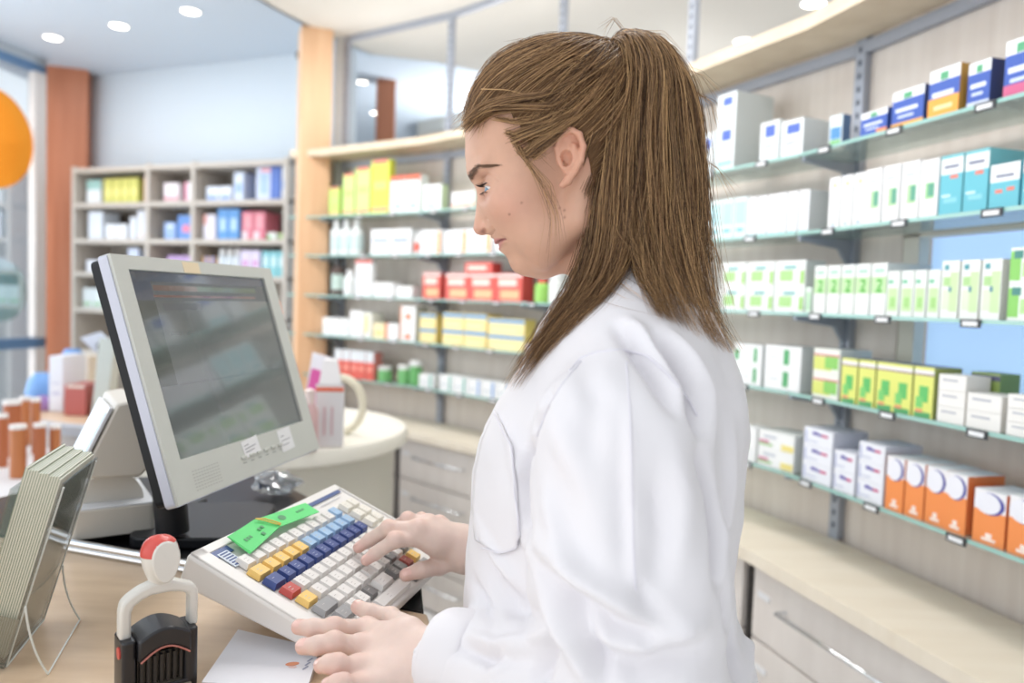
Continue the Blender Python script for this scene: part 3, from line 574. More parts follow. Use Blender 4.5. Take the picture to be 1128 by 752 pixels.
for k_, (x, y, Y) in enumerate(((58, 41, 0), (131, 28, 0), (210, 12, 0))):
    p = atz(x, y, ZCB); T = MB(); T.lathe((p[0], p[1], ZCB-.006), [(.058, .006), (.058, 0), (.048, .0), (.047, .005)], mat('lamp_ring', (236, 236, 236), .4), cap=False); T = T.build('ceiling_downlight', smooth=True)
    tag(T, '%s of the three round downlights in the bluish ceiling' % ('leftmost', 'middle', 'rightmost')[k_], 'downlight', 'downlights in bluish ceiling')
    q = MB(); q.cyl((p[0], p[1], ZCB-.003), (p[0], p[1], ZCB-.001), .047, mat('lamp_glow', (255, 250, 240), .5, emit=(255, 250, 238), estr=8)); q.build('lamp_glass', T)
for k_, (x, y) in enumerate(((728, 50), (820, 45), (896, 3), (399, 90), (413, 124))):  # lamps built in place of their mirror images above the top board
    cz = ZC if k_ < 3 else ZCB; p = atz(x, y, cz); rr = .05 if k_ < 3 else .035
    T = MB(); T.lathe((p[0], p[1], cz-.006), [(rr*1.2, .006), (rr*1.2, 0), (rr, .0), (rr, .005)], mat('lamp_ring', (236, 236, 236), .4), cap=False); T = T.build('ceiling_downlight', smooth=True)
    tag(T, ('stand-in for mirrored round downlight just behind the top of her ponytail', 'stand-in for mirrored round downlight above top board, middle of right trio', 'stand-in for mirrored round downlight at upper picture edge over top board', 'stand-in for upper tiny mirrored downlight left of thin red-brown column', 'stand-in for lower tiny mirrored downlight on thin red-brown column')[k_], 'downlight')
    q = MB(); q.cyl((p[0], p[1], cz-.003), (p[0], p[1], cz-.001), rr, mat('lamp_glow', (255, 250, 240), .5, emit=(255, 250, 238), estr=8)); q.build('lamp_glass', T)
# ================================================================== SALES COUNTER AND WHAT STANDS ON IT
CZ = 1.04
A3 = lambda x, y, z=0: np.array([x, y, z], float)
poly = [(-.10, .30), (-.078, .82), (-.086, .852), (-.321, .931), (-.487, .985), (-.636, 1.038), (-1.25, 1.245), (-1.30, .30)]
b = MB(); b.prism([A3(x, y, CZ-.035) for x, y in poly], up*.035, COUNTER)
CT = b.build('counter_top', bevel=.002); tag(CT, 'warm wood service counter top in the foreground under the stamp', 'counter')
b = MB(); b.prism([A3(x, y, 0) for x, y in ((-.16, .36), (-.14, .80), (-.6, .96), (-1.2, 1.17), (-1.25, .36))], up*(CZ-.036), mat('counter_body', (206, 206, 206), .5)); b.build('counter_body', CT)
BLK = mat('black_gloss_board', (16, 16, 19), .3, spec=.22)
b = MB(); b.prism([A3(x, y, CZ-.035) for x, y in ((-.090, .855), (-.106, .96), (-.15, 1.1), (-.33, 1.31), (-.47, 1.48), (-.80, 1.42), (-.86, 1.24), (-1.0, 1.166), (-.636, 1.042), (-.487, .989), (-.321, .935))], up*.035, BLK)
BO = b.build('equipment_board', bevel=.002); tag(BO, 'glossy black equipment board behind the chrome bar under the monitor', 'board')
b = MB(); b.prism([A3(x, y, 0) for x, y in ((-.20, .97), (-.36, 1.25), (-.48, 1.42), (-.76, 1.36), (-.82, 1.2), (-.6, 1.06))], up*(CZ-.036), mat('counter_body', (206, 206, 206), .5)); b.build('board_body', BO)
r0_, r1_ = aty(47, 598, 1.035), A3(-.095, .845); r0_ = A3(-.66, 1.04, CZ+.012); r1_ = A3(-.30, .918, CZ+.012)
b = MB(); b.cyl(r0_, r1_, .0055, CHROME, n=14); b.cyl(r0_+up*-.009, r1_+up*-.009, .004, CHROME, n=10)
for t in (.02, .98): p = r0_+(r1_-r0_)*t; b.cyl(p-up*.012, p+up*.006, .009, CHROME, n=12)
tag(b.build('chrome_bar', smooth=True), 'low chrome bar running along the back edge of the wood counter', 'bar')
b = MB(); b.box(A3(-.76, 1.20, CZ), A3(.22, -.07), A3(.04, .13), up*.012, mat('black_slab', (26, 32, 44), .3)); tag(b.build('scale_plate', bevel=.003), 'flat dark blue-black slab on the board beneath the terminal', 'slab')
# ------------------------------------------------------------------ keyboard
KO = np.array([-.2297, .76, 1.1113])
KR = np.array([[.2534, -.8914, .3757], [.9674, .2322, -.1015], [.0032, .3891, .9212]])
kx, ky, kz_ = KR[:, 0], KR[:, 1], KR[:, 2]
def K(a, b_, h=0): return KO+kx*a+ky*b_+kz_*h
KBC = mat('keyboard_shell', (232, 229, 226), .4); KW = mat('key_white', (228, 225, 222), .42); KY = mat('key_yellow', (240, 200, 116), .42); KD = mat('key_dark_blue', (58, 76, 136), .42)
KL_ = mat('key_light_blue', (158, 190, 222), .42); KRD = mat('key_red', (190, 76, 70), .42); KG = mat('key_grey', (158, 158, 160), .42); KDG = mat('key_dark_grey', (122, 120, 120), .42); KC = mat('key_cream', (234, 230, 220), .42)
KT = thing('pos_keyboard', (K(.11, -.01)[0], K(.11, -.01)[1], CZ), 'large tilted white sales keyboard with yellow, blue, red and grey keys', 'keyboard')
b = MB()
a0, a1, b0, b1 = -.035, .27, -.107, .084
TOPH = -.0072
bz = lambda bb: TOPH-(.0185 if bb == b0 else .037)
P = [K(a0+.004, b0, bz(b0)), K(a1-.004, b0, bz(b0)), K(a1-.004, b1, bz(b1)), K(a0+.004, b1, bz(b1)), K(a0, b0, TOPH), K(a1, b0, TOPH), K(a1, b1, TOPH), K(a0, b1, TOPH)]
b.hexa(P, KBC); b.build('housing', KT, bevel=.004, seg=3)
b = MB()   # sloped rim around the key well
b.box(K(a0+.002, b1-.013, TOPH), kx*(a1-a0-.004), ky*.011, kz_*.002, KBC); b.box(K(a0+.002, b0+.001, TOPH), kx*.017, ky*(b1-b0-.003), kz_*.002, KBC); b.box(K(a1-.006, b0+.001, TOPH), kx*.004, ky*(b1-b0-.003), kz_*.002, KBC)
b.build('rim', KT, bevel=.0015)
for aa in (.06, .20):
    for bb, hh in ((.035, -.036), (-.080, -.024)):
        b = MB(); top = K(aa, bb, hh+.004); b.prism([A3(top[0]+.012*math.cos(t), top[1]+.012*math.sin(t), CZ+.0005) for t in np.linspace(0, 2*math.pi, 14, endpoint=False)], up*(top[2]-CZ), mat('rubber_foot', (60, 60, 62), .7)); b.build('foot', KT)
b = MB(); b.box(K(.152, .0655, TOPH+.001), kx*.105, ky*.006, kz_*.0008, mat('blue_strip', (62, 86, 140), .4)); b.build('blue_strip', KT)
b = MB(); b.box(K(-.020, .060, TOPH+.001), kx*.03, ky*.010, kz_*.0008, mat('blue_strip', (62, 86, 140), .4)); b.build('blue_label', KT)
b = MB(); b.box(K(-.014, .040, TOPH+.0015), kx*.016, ky*.024, kz_*.001, flat((214, 224, 236)))
for k in range(6): b.box(K(-.012, .0415+k*.0038, TOPH+.0026), kx*.012, ky*.0018, kz_*.0003, mat('blue_strip', (62, 86, 140), .4))
b.build('key_legend_card', KT)
b = MB()
for s_, t_ in ((.168, .0555), (.174, .0565)): b.box(K(s_, t_, TOPH+.001), kx*.004, ky*.0035, kz_*.0004, flat((120, 118, 130)))
b.box(K(.192, .0585, TOPH+.001), kx*.05, ky*.0012, kz_*.0004, flat((196, 196, 204))); b.build('emblem', KT)
def keycap(a, bb, w, d, mt, h=.0, legend=True):
    q = MB(); g = .0012; z0 = TOPH+.001; z1 = h
    A = [K(a-w/2+g, bb-d/2+g, z0), K(a+w/2-g, bb-d/2+g, z0), K(a+w/2-g, bb+d/2-g, z0), K(a-w/2+g, bb+d/2-g, z0)]
    i = .0028; B_ = [K(a-w/2+i, bb-d/2+i, z1), K(a+w/2-i, bb-d/2+i, z1), K(a+w/2-i, bb+d/2-i*.7, z1), K(a-w/2+i, bb+d/2-i*.7, z1)]
    q.hexa(A+B_, mt)
    if legend:
        lc = flat((150, 160, 196)) if mt is KD else flat((186, 182, 178))
        for k in range(random.choice((1, 2, 2))): q.box(K(a-w*.18+.0, bb+d*.08-k*.004, z1), kx*random.uniform(.003, .005), ky*.0008, kz_*.00012, lc)
    return q
U = .019; keys = []
def row(bb, items, w=U): 
    for i, mt in items: keys.append((i*w, bb, U, U*.98, mt))
row(2*U, [(i, KW) for i in range(0, 10)]+[(10, KL_)])
keys.append((-.003, U, U*1.25, U*.98, KY)); row(U, [(i, KY) for i in range(1, 5)]+[(i, KL_) for i in range(5, 11)])
keys.append((-.003, 0, U*1.2, U*.98, KD)); row(0, [(i, KD) for i in range(1, 11)])
keys.append((-.0015, -U, U*1.1, U*.98, KRD)); row(-U, [(i, KW) for i in range(1, 11)])
keys.append((.0005, -2*U, U*1.15, U*.98, KY)); row(-2*U, [(i+.25, KW) for i in range(1, 10)])
keys.append((.006, -3*U, U*1.6, U*.98, KG)); row(-3*U, [(i+.5, KW) for i in range(1, 8)]); row(-3*U, [(8.5, KDG), (9.5, KW), (10.5, KDG)])
keys.append((.012, -4*U, U*1.3, U*.98, KG)); row(-4*U, [(i+.75, KW) for i in range(1, 3)]+[(3.75, KDG)]); keys.append((.1045, -4*U, U*1.7, U*.98, KW)); row(-4*U, [(7.1, KDG), (8.1, KDG), (9.1, mat('key_dim_red', (170, 84, 76), .42)), (10.3, KY)])
keys.append((.02, -5*U, U*1.1, U*.9, KW)); keys.append((.042, -5*U, U*1.1, U*.9, KG)); keys.append((.094, -5*U, U*4.2, U*.9, KW)); row(-5*U, [(8.2, KDG), (9.2, KG), (10.2, KG)])
for j, bb in enumerate((3*U-.006, 2*U, U, 0, -U, -2*U, -3*U)):
    for k, a in enumerate((.220, .239, .2575)):
        if j == 0 and k < 2: continue
        m_ = KC
        if k == 2: m_ = (KC, KY, KY, KD, KD, KC, KG)[j]
        keys.append((a, bb, U, U*.98, m_))
for n_, (a, bb, w, d, mt) in enumerate(keys[:]):
    if a+w/2 > a1-.004 or bb < b0+.004: continue
    h = 0 if mt is not KD else .0008
    nm = 'key' if w < U*1.5 else 'wide_key'
    q = keycap(a, bb, w, d, mt, h); q.build(nm, KT, bevel=.0011, seg=2)
# green slips with a rubber band lying on the keyboard
GRN = mat('green_paper', (94, 214, 122), .6); GR2 = mat('green_paper_light', (112, 224, 138), .6)
GT = thing('green_price_slips', K(.08, .06, 0), 'bright green paper slips held by a yellow rubber band on keyboard', 'paper slips')
b = MB()
for k, (dx, mt) in enumerate(((0, GRN), (.0006, GR2), (.0012, GRN))):
    b.prism([K(.0065+dx*2, .0405, TOPH+.009+k*.0005), K(.0125, .0745-dx, TOPH+.0085+k*.0005), K(.066, .0785, TOPH+.0095+k*.0005), K(.078, .052, TOPH+.0115+k*.0005)], kz_*.0004, mt)
for (s_, t_, w) in ((.021, .056, .003), (.026, .0565, .003), (.031, .057, .003), (.05, .060, .004), (.0565, .061, .004), (.046, .052, .005)): b.box(K(s_, t_, TOPH+.0108+(.0016 if s_ > .04 else 0)), kx*w, ky*.0042, kz_*.0002, flat((46, 130, 74)))
b.build('slip', GT)
b = MB()
for k, (dx, mt) in enumerate(((0, GR2), (.0008, GRN))):
    b.prism([K(.066, .0775+dx, TOPH+.0095+k*.0006), K(.161, .0685, TOPH+.0095+k*.0006), K(.1545, .0445, TOPH+.012+k*.0006), K(.078, .0515, TOPH+.012+k*.0006)], kz_*.0004, mt)
b.prism([K(.098+.006*math.cos(t), .0625+.0045*math.sin(t), TOPH+.0122) for t in np.linspace(0, 6.28, 18, endpoint=False)], kz_*.0002, flat((46, 130, 74)))
for k in range(3): b.box(K(.126+k*.006, .0585, TOPH+.0122), kx*.004, ky*.003, kz_*.0002, flat((60, 150, 90)))
b.build('slip', GT, label='folded second green slip')
b = MB(); b.tube([K(.063, .076, TOPH+.014), K(.069, .068, TOPH+.0145), K(.073, .060, TOPH+.0145), K(.0785, .0525, TOPH+.0145), K(.081, .0535, TOPH+.0148), K(.076, .0625, TOPH+.015), K(.072, .070, TOPH+.015), K(.063, .076, TOPH+.014)], .0008, mat('rubber_band', (226, 190, 90), .5)); b.build('rubber_band', GT, smooth=True)
# ------------------------------------------------------------------ monitor
MO = np.array([-.445, .882, 1.421]); cyw, syw, cpt, spt = math.cos(R_(78.8)), math.sin(R_(78.8)), math.cos(R_(-17.8)), math.sin(R_(-17.8))
mx_ = A3(cyw, syw); my_ = A3(-syw*cpt, cyw*cpt, spt); mz_ = np.cross(mx_, my_)   # along width, into the screen, up the screen
def Mo(a, z, dpt=0): return MO+mx_*a+mz_*z+my_*dpt
SW, SHh = .304, .228; l_, t_, r_, bt = .024, .017, .028, .049
MT = thing('monitor', (-.45, 1.05, CZ), 'grey flat monitor facing her, tilted back on black foot, stickers on frame', 'monitor')
MFR = mat('monitor_bezel', (204, 206, 200), .45); MSD = mat('monitor_side', (206, 210, 226), .35); MBK = mat('monitor_back_black', (26, 28, 33), .4, spec=.3)
b = MB(); x0, x1, z0, z1 = -l_, SW+r_, -SHh-bt, t_
for (aa, ab, za, zb) in ((x0, 0, z0, z1), (SW, x1, z0, z1), (0, SW, 0, z1), (0, SW, z0, -SHh)): b.box(Mo(aa, za, 0), mx_*(ab-aa), my_*.012, mz_*(zb-za), MFR)
b.build('bezel', MT)
b = MB(); b.rbox(Mo(x0-.0015, z0-.0015, .004), mx_*(x1-x0+.003), mz_*(z1-z0+.003), my_*.012, .006, MSD); b.build('frame_band', MT)
b = MB(); b.rbox(Mo(x0+.001, z0+.001, .016), mx_*(x1-x0-.002), mz_*(z1-z0-.002), my_*.013, .008, MBK); b.rbox(Mo(.05, -.20, .029), mx_*.2, mz_*.16, my_*.03, .02, MBK); b.build('back_shell', MT)
sm = bpy.data.materials.new('screen'); sm.use_nodes = True; nt = sm.node_tree; bs = nt.nodes['Principled BSDF']; Lk = nt.links.new
bs.inputs['Base Color'].default_value = (*srgb((96, 100, 102)), 1); bs.inputs['Roughness'].default_value = .16; bs.inputs['Specular IOR Level'].default_value = .8
b = MB(); b.box(Mo(0, -SHh, .0035), mx_*SW, my_*.004, mz_*SHh, sm); scr = b.build('screen', MT)
uv = lambda c, e: mat('screen_pixels_%d_%d_%d' % c, tuple(int(q*.55) for q in c), .10, spec=.9, emit=c, estr=e*.8, coat=.7)
b = MB()
def px(u0, v0, u1, v1, c, e=.25, k=0): b.box(Mo(SW*u0, -SHh*v1, .0034-k*.0001), mx_*SW*(u1-u0), my_*.0001, mz_*SHh*(v1-v0), uv(c, e))
px(0, 0, 1, .055, (112, 122, 138)); px(0, .055, .12, .16, (104, 112, 128)); px(.13, .075, .42, .105, (150, 122, 112)); px(.42, .075, .9, .105, (106, 134, 108)); px(.12, .13, .88, .142, (156, 108, 98))
px(0, .16, 1, 1, (126, 132, 132), .30); px(0, .16, .12, .62, (108, 118, 112), .15, 1); px(.16, .175, .42, .215, (132, 136, 140), .2, 1)
for k in range(7): px(.16+.11*k, .34, .16+.11*k+.07, .352, (118, 126, 128), .3, 1)
px(.12, .40, 1, .405, (126, 134, 134), .32, 1); px(.13, .62, .95, .625, (120, 126, 128), .15, 1)
b.build('screen_display', scr)
b = MB()
for k in range(6): b.box(Mo(.118+k*.019, -SHh-.024, -.002), mx_*.012, my_*.002, mz_*.0035, MFR)
b.build('button_row', MT, bevel=.0006)
b = MB()
for k in range(6): b.box(Mo(.12+k*.019, -SHh-.030, -.0002), mx_*.008, my_*.0002, mz_*.0012, flat((130, 134, 132)))
b.build('button_legend', MT); b = MB()
for r in range(7):
    for c in range(10): b.box(Mo(.014+c*.0055, -SHh-.018-r*.0038, -.0002), mx_*.0036, my_*.0002, mz_*.0012, flat((176, 176, 172)))
b.build('speaker_grille', MT)
STK = mat('white_sticker', (238, 238, 240), .5)
for (a, z, w, h, tl) in ((.128, -.2525, .040, .022, .10), (.222, -.263, .037, .032, .06)):
    b = MB(); X = nrm(mx_+mz_*tl); Zz = nrm(mz_-mx_*tl); o = Mo(a, z, -.0006); b.box(o, X*w, my_*.0005, Zz*h, STK)
    for k in range(3): b.box(o+X*.004+Zz*(h*.68-k*h*.2)-my_*.0003, X*w*(.3, .7, .55)[k], my_*.0002, Zz*.0011, flat((140, 140, 150)))
    b.build('sticker', MT)
b = MB(); b.box(Mo(.105, .0, -.0004), mx_*.035, my_*.0004, mz_*.015, mat('masking_tape', (232, 214, 182), .7)); b.build('tape_piece', MT)
b = MB()
for k in range(7): b.box(Mo(SW+.012+(k % 2)*.004, -.03-k*.026, .004), mx_*.022, my_*.0006, mz_*.022, flat(((240, 240, 240), (238, 150, 110), (240, 232, 220), (224, 206, 170))[k % 4]))
b.build('sticky_notes', MT)
nk = Mo(.15, -.16, .05); b = MB()
b.tube([nk, nk+my_*.06, A3(nk[0]-.06, nk[1]+.02, CZ+.12), A3(nk[0]-.05, nk[1]+.02, CZ+.02)], .022, MBK, 12)
b.build('neck', MT, smooth=True); b = MB(); b.rbox(A3(nk[0]-.11, nk[1]+.0, CZ), A3(.17, .02), A3(-.02, .19), up*.016, .03, MBK); b.build('foot', MT, bevel=.003)
# ------------------------------------------------------------------ customer display terminal at the far left of the monitor
TB = mat('terminal_beige', (212, 208, 200), .45); TG = mat('terminal_light', (222, 226, 232), .35)
tp = atz(128, 590, CZ+.012); tx = nrm([.83, .56, 0]); ty = nrm([-.56, .83, 0])
TT = thing('customer_display', (tp[0], tp[1]+.06, CZ+.012), 'beige customer display with slanted blue screen on black board left of monitor', 'display')
def Tp(a, z, d=0): return np.array([tp[0], tp[1], CZ+.012])+tx*a+up*z+ty*d
b = MB(); b.rbox(Tp(-.055, 0, 0), tx*.105, ty*.16, up*.04, .008, TB); b.box(Tp(-.055, .04, 0.001), tx*.105, ty*.158, up*.003, TG); b.build('base', TT, bevel=.003)
b = MB(); b.prism([Tp(.0+.043*math.cos(t)-.004, .043+.040*math.sin(t), .03) for t in np.linspace(0, math.pi, 18)], ty*.10, TB); b.build('neck_mount', TT, smooth=True)
b = MB(); b.cyl(Tp(-.015, .05, .07), Tp(-.01, .11, .07), .03, TG, .026); b.build('neck', TT, smooth=True)
b = MB(); P = [Tp(-.045, .085), Tp(.03, .08), Tp(.048, .10), Tp(.05, .16), Tp(.025, .19), Tp(.0, .186)]
b.prism(P, ty*.15, TB); b.build('display_head', TT, bevel=.004)
b = MB(); q0, q1 = Tp(-.045, .09), Tp(-.002, .184); nn_ = nrm(np.cross(q1-q0, ty)); nn_ = nn_ if nn_[0] < 0 else -nn_
b.box(q0+(q1-q0)*.06+nn_*.001, (q1-q0)*.88, ty*.13, nn_*.004, TG); b.box(q0+(q1-q0)*.14+nn_*.005+ty*.01, (q1-q0)*.72, ty*.11, nn_*.001, mat('display_blue_reflection', (150, 190, 220), .2, emit=(150, 190, 220), estr=.5)); b.build('display_screen', TT)  # blue glow stands in for light reflected in the display screen
b = MB(); b.tube([Tp(-.01, .02, .155), Tp(.01, .008, .175), Tp(.015, .004, .17)], .004, MBK, 8); b.build('cable', TT, smooth=True)
# ------------------------------------------------------------------ acrylic leaflet holder with leaflets
LB = np.array([-.461, .692, CZ+.004]); LW = np.array([-.028, .102, 0]); LH = np.array([.082, -.050, .184]); LT = nrm(np.cross(LH, LW)); LT = LT if LT[0] < 0 else -LT; LTH = .029
n_l = 14
for k in range(n_l):
    b = MB(); o = LB+up*.006+LT*(.0010+k*LTH/n_l)+LH*(.012*((k*3) % 4)/4); b.box(o, LW, LT*(LTH/n_l*.62), LH, mat('leaflet_paper', (216, 216, 204), .55))
    b.box(o+LT*(LTH/n_l*.64), LW, LT*(LTH/n_l*.3), LH, mat('leaflet_green_back', (146, 160, 138), .5))
    tag(b.build('leaflet'), 'pale green-edged leaflet standing in the stack inside clear acrylic holder', 'leaflet', 'leaflets in the acrylic holder')
HT = thing('leaflet_holder', (LB[0], LB[1]+.05, CZ), 'clear acrylic leaflet holder leaning at the left end of counter', 'leaflet holder')
wu = nrm(LW)
b = MB(); b.box(LB-wu*.002-LT*.0012, LW+wu*.004, LT*.0015, LH*1.02, ACRY); b.build('front_plate', HT)
b = MB(); b.box(LB-wu*.004+LT*(LTH+.006), LW+wu*.008, LT*.002, LH*.93, ACRY); b.build('back_plate', HT)
b = MB(); b.box(LB-wu*.004-up*.001, LW+wu*.008, LT*(LTH+.008), LH*.012, ACRY); b.build('bottom_ledge', HT)
b = MB(); b.box(LB-wu*.004+LH*.0, wu*.0018, LT*(LTH+.008), LH*.28, ACRY); b.build('side_cheek', HT); b = MB(); b.box(LB+LW+wu*.0025, wu*.0018, LT*(LTH+.008), LH*.28, ACRY); b.build('side_cheek', HT)
b = MB()
EG = mat('acrylic_edge', (226, 232, 230), .15, emit=None)
for P_ in (((69, 622), (70, 645), (75, 664), (88, 682)), ((28, 668), (31, 700), (40, 726), (53, 742))):
    q_ = [atplane(P_[0][0], P_[0][1], LB-LT*.003, LT)]; e_ = atz(P_[3][0], P_[3][1], CZ+.0012)
    for k in (1, 2): y_ = q_[0][1]*(1-k/3)+e_[1]*k/3; q_.append(aty(P_[k][0], P_[k][1], y_))
    q_.append(e_); qq = []
    for t in np.linspace(0, 1, 12): qq.append(((1-t)**3)*q_[0]+3*t*(1-t)**2*q_[1]+3*t*t*(1-t)*q_[2]+t**3*q_[3])
    b.tube(qq, .0010, EG, 6)
b.tube([atz(88, 682, CZ+.0012), atz(53, 742, CZ+.0012)], .0009, EG, 6)
b.tube([LB-LT*.001, LB+LW-LT*.001], .0012, EG, 6); b.tube([LB-LT*.001, LB+LH-LT*.001], .0009, EG, 6); b.tube([LB+LW-LT*.001, LB+LW+LH-LT*.001], .0009, EG, 6)
b.build('bent_easel_leg', HT, smooth=True)
# ------------------------------------------------------------------ self-inking stamp
sp = atz(174.5, 758, CZ); sx = nrm([.054, .045, 0]); sy = np.array([-sx[1], sx[0], 0]); SC = .84
def Sp(a, z, d=0): return np.array([sp[0], sp[1], CZ])+(sx*a*.93+up*z+sy*d)*SC
ST = thing('self_inking_stamp', (sp[0], sp[1]+.01, CZ), 'self-inking stamp with white handle, red cap and black base', 'stamp')
BK1 = mat('stamp_black', (38, 38, 42), .3); SWH = mat('stamp_white', (226, 224, 218), .3); SRD = mat('stamp_red', (216, 86, 78), .35); STR = glassy('stamp_smoked', (.25, .23, .25), .25)
b = MB()
for a in (-.036, .030): b.rbox(Sp(a-.007, 0, -.019), sx*.014*SC, sy*.038*SC, up*.066*SC, .004, BK1)
b.box(Sp(-.036, 0, -.019), sx*.068*SC, sy*.004*SC, up*.012*SC, BK1); b.box(Sp(-.036, 0, .015), sx*.068*SC, sy*.004*SC, up*.062*SC, BK1); b.build('base_frame', ST, bevel=.002)
b = MB(); b.prism([Sp(-.028+.056*t, .044+.012*math.sin(math.pi*t), -.026) for t in np.linspace(0, 1, 12)]+[Sp(.028, .066, -.026)]+[Sp(.028-.056*t, .066+.010*math.sin(math.pi*t), -.026) for t in np.linspace(.08, 1, 11)], sy*.046*SC, BK1); b.build('arched_cover', ST, bevel=.002)
b = MB(); b.tube([Sp(-.026+.052*t, .0445+.012*math.sin(math.pi*t), -.0268) for t in np.linspace(0, 1, 14)], .0008, mat('stamp_trim_pink', (190, 120, 110), .3), 6); b.build('trim_line', ST, smooth=True)
b = MB(); b.box(Sp(-.026, .014, -.012), sx*.052*SC, sy*.026*SC, up*.032*SC, mat('stamp_inner', (22, 22, 24), .25))
for k in range(7): b.box(Sp(-.024+k*.007, .014, -.016), sx*.003*SC, sy*.005*SC, up*.03*SC, BK1)
b.build('ink_cartridge', ST)
b = MB(); b.hexa([Sp(-.027, .003, -.026), Sp(.03, .003, -.026), Sp(.028, .010, .0), Sp(-.027, .010, .0), Sp(-.027, .006, -.026), Sp(.03, .006, -.026), Sp(.028, .013, .0), Sp(-.027, .013, .0)], mat('stamp_window', (150, 140, 126), .15)); b.build('base_window', ST)
b = MB(); b.cyl(Sp(-.0445, .052, -.006), Sp(-.040, .052, -.006), .0052, SRD, n=18); b.build('release_button', ST, smooth=True)
def bar(P, w, d, mt, name, bev=.003):
    q = MB(); n = len(P); q.prism(P, sy*d*SC, mt); return q.build(name, ST, bevel=bev, seg=3)
out = [(-.043, .064), (-.043, .094), (-.041, .103), (-.034, .109), (-.022, .1155), (-.010, .119), (.012, .119), (.024, .1145), (.035, .110), (.040, .106), (.041, .098), (.041, .064), (.031, .064), (.031, .096), (.029, .1005), (.020, .104), (.010, .106), (-.010, .106), (-.020, .103), (-.028, .098), (-.031, .092), (-.031, .064)]
bar([Sp(a, z, -.0085) for a, z in out], 0, .017, SWH, 'handle_frame')
b = MB(); prof = []
ZH = .113
for t in np.linspace(0, 1, 22): prof.append((max(.0001, (.0085+.0115*math.sin(math.pi*min(1, t/.62)*.5)**1.1 if t < .62 else .020*math.sqrt(max(0, 1-((t-.62)/.38)**2.4)))), ZH+.055*t))
def headlathe(lo, hi, mt, nm, g=0):
    q = MB(); pr = [(r+g, z) for r, z in prof if lo <= z <= hi]; q.lathe(Sp(0, 0, 0)*1.0, [(r*SC, z*SC) for r, z in pr], mt, 28, (sx*.93, sy*.86, up)); return q.build(nm, ST, smooth=True)
headlathe(0, 1, SWH, 'handle_knob')
# red cap: the upper back part of the knob
q = MB(); pr = [(r+.0007, z) for r, z in prof if z > ZH+.033]; n_ = 28; V = []; 
for r, z in pr:
    for i in range(n_): t = 2*math.pi*i/n_; V.append(Sp(r*1.0*math.cos(t), z, r*.86*math.sin(t)))
F = []
for i in range(len(pr)-1):
    for j in range(n_):
        t = 2*math.pi*(j+.5)/n_; ang = (math.degrees(t)) % 360
        front = 245 < ang < 345
        if front and i < len(pr)-4: continue
        F.append((i*n_+j, i*n_+(j+1) % n_, (i+1)*n_+(j+1) % n_, (i+1)*n_+j))
q.add(V, F, SRD); q.build('red_cap', ST, smooth=True)
q = MB(); q.prism([Sp(.0025+.0152*math.cos(t)*(1+.16*math.sin(t)), ZH+.0285+.0225*math.sin(t), -.0170) for t in np.linspace(0, 2*math.pi, 26, endpoint=False)], sy*.004*SC, SWH); q.build('knob_face', ST, bevel=.0015)
# ------------------------------------------------------------------ paper pad
b = MB(); pn = [atz(x, y, CZ) for x, y in ((262, 701), (352, 722), (338, 768), (222, 760))]
PT = None
b.prism([p+up*.0003 for p in pn], up*.007, mat('pad_edge', (206, 200, 200), .7)); b.prism([p+up*.0074 for p in pn], up*.0004, mat('pad_sheet', (232, 232, 238), .6)); o_ = b.build('paper_pad'); tag(o_, 'white note pad with orange logo lying between stamp and keyboard', 'note pad')
b = MB(); c_ = atz(322, 731, CZ+.008)
b.prism([c_+A3(.0065*math.cos(t)*.9+.002*math.sin(t), .004*math.sin(t), 0) for t in np.linspace(0, 6.28, 20, endpoint=False)], up*.0002, flat((236, 150, 110)))
b.prism([c_+A3(.002+.004*math.cos(t), -.006+.002*math.sin(t), 0) for t in np.linspace(0, 6.28, 14, endpoint=False)], up*.0002, flat((240, 206, 200)))
for k in range(3): b.box(c_+A3(.012, -.010+k*.008), A3(.003, .007), A3(.0016, -.0007), up*.0002, flat((150, 156, 180)))
b.build('orange_logo', o_)
# ------------------------------------------------------------------ round cream counter and its goods
CRM = mat('cream_laminate', (232, 228, 218), .4); CRS = mat('cream_side', (214, 210, 198), .5)
b = MB(); b.lathe((-.75, 2.28, 0), [(.43, .955), (.44, .962), (.44, .992), (.434, 1.0)], CRM, 64); RT = b.build('round_counter', smooth=True); tag(RT, 'round cream counter with thick top behind the monitor', 'counter')
b = MB(); b.lathe((-.75, 2.28, 0), [(.40, 0), (.40, .953)], CRS, 64); b.build('pedestal', RT, smooth=True)
c1 = aty(362, 486, 1.97); b = MB(); o = A3(c1[0]-.036, 1.97, 1.002); x_ = A3(.070, .012); y_ = A3(-.015, .08)
gw = mat('tape_box_grey_white', (222, 220, 222), .5)
b.hexa([o, o+x_, o+x_+y_, o+y_, o+up*.165, o+x_+up*.165, o+x_+y_+up*.15, o+y_+up*.15], gw); b.prism([o+up*.165+x_*.1, o+up*.165+x_*.9, o+up*.225+x_*.72+y_*.3, o+up*.225+x_*.22+y_*.3], y_*.5, gw)
b.box(o-nrm(y_)*.0008+up*.145, x_, nrm(y_)*.0008, up*.011, flat((226, 96, 62)))
for k in (.28, .55): b.box(o-nrm(y_)*.0008+x_*k+up*.03, x_*.09, nrm(y_)*.0008, up*.075, flat((206, 176, 182)))
tag(b.build('dispenser_box', bevel=.003), 'grey-white dispenser box with orange stripe on the round counter', 'dispenser')
b = MB(); cc = aty(374, 455, 2.16); ringp = [A3(cc[0]+.064*math.sin(t), 2.16+.01*math.sin(t), 1.086+.078*math.cos(t)) for t in np.linspace(-2.9, 2.9, 30)]
b.tube(ringp, .0115, mat('cream_hose', (226, 220, 200), .5), 10); tag(b.build('cable_loop', smooth=True), 'cream coloured hose loop standing behind the dispenser box', 'hose')
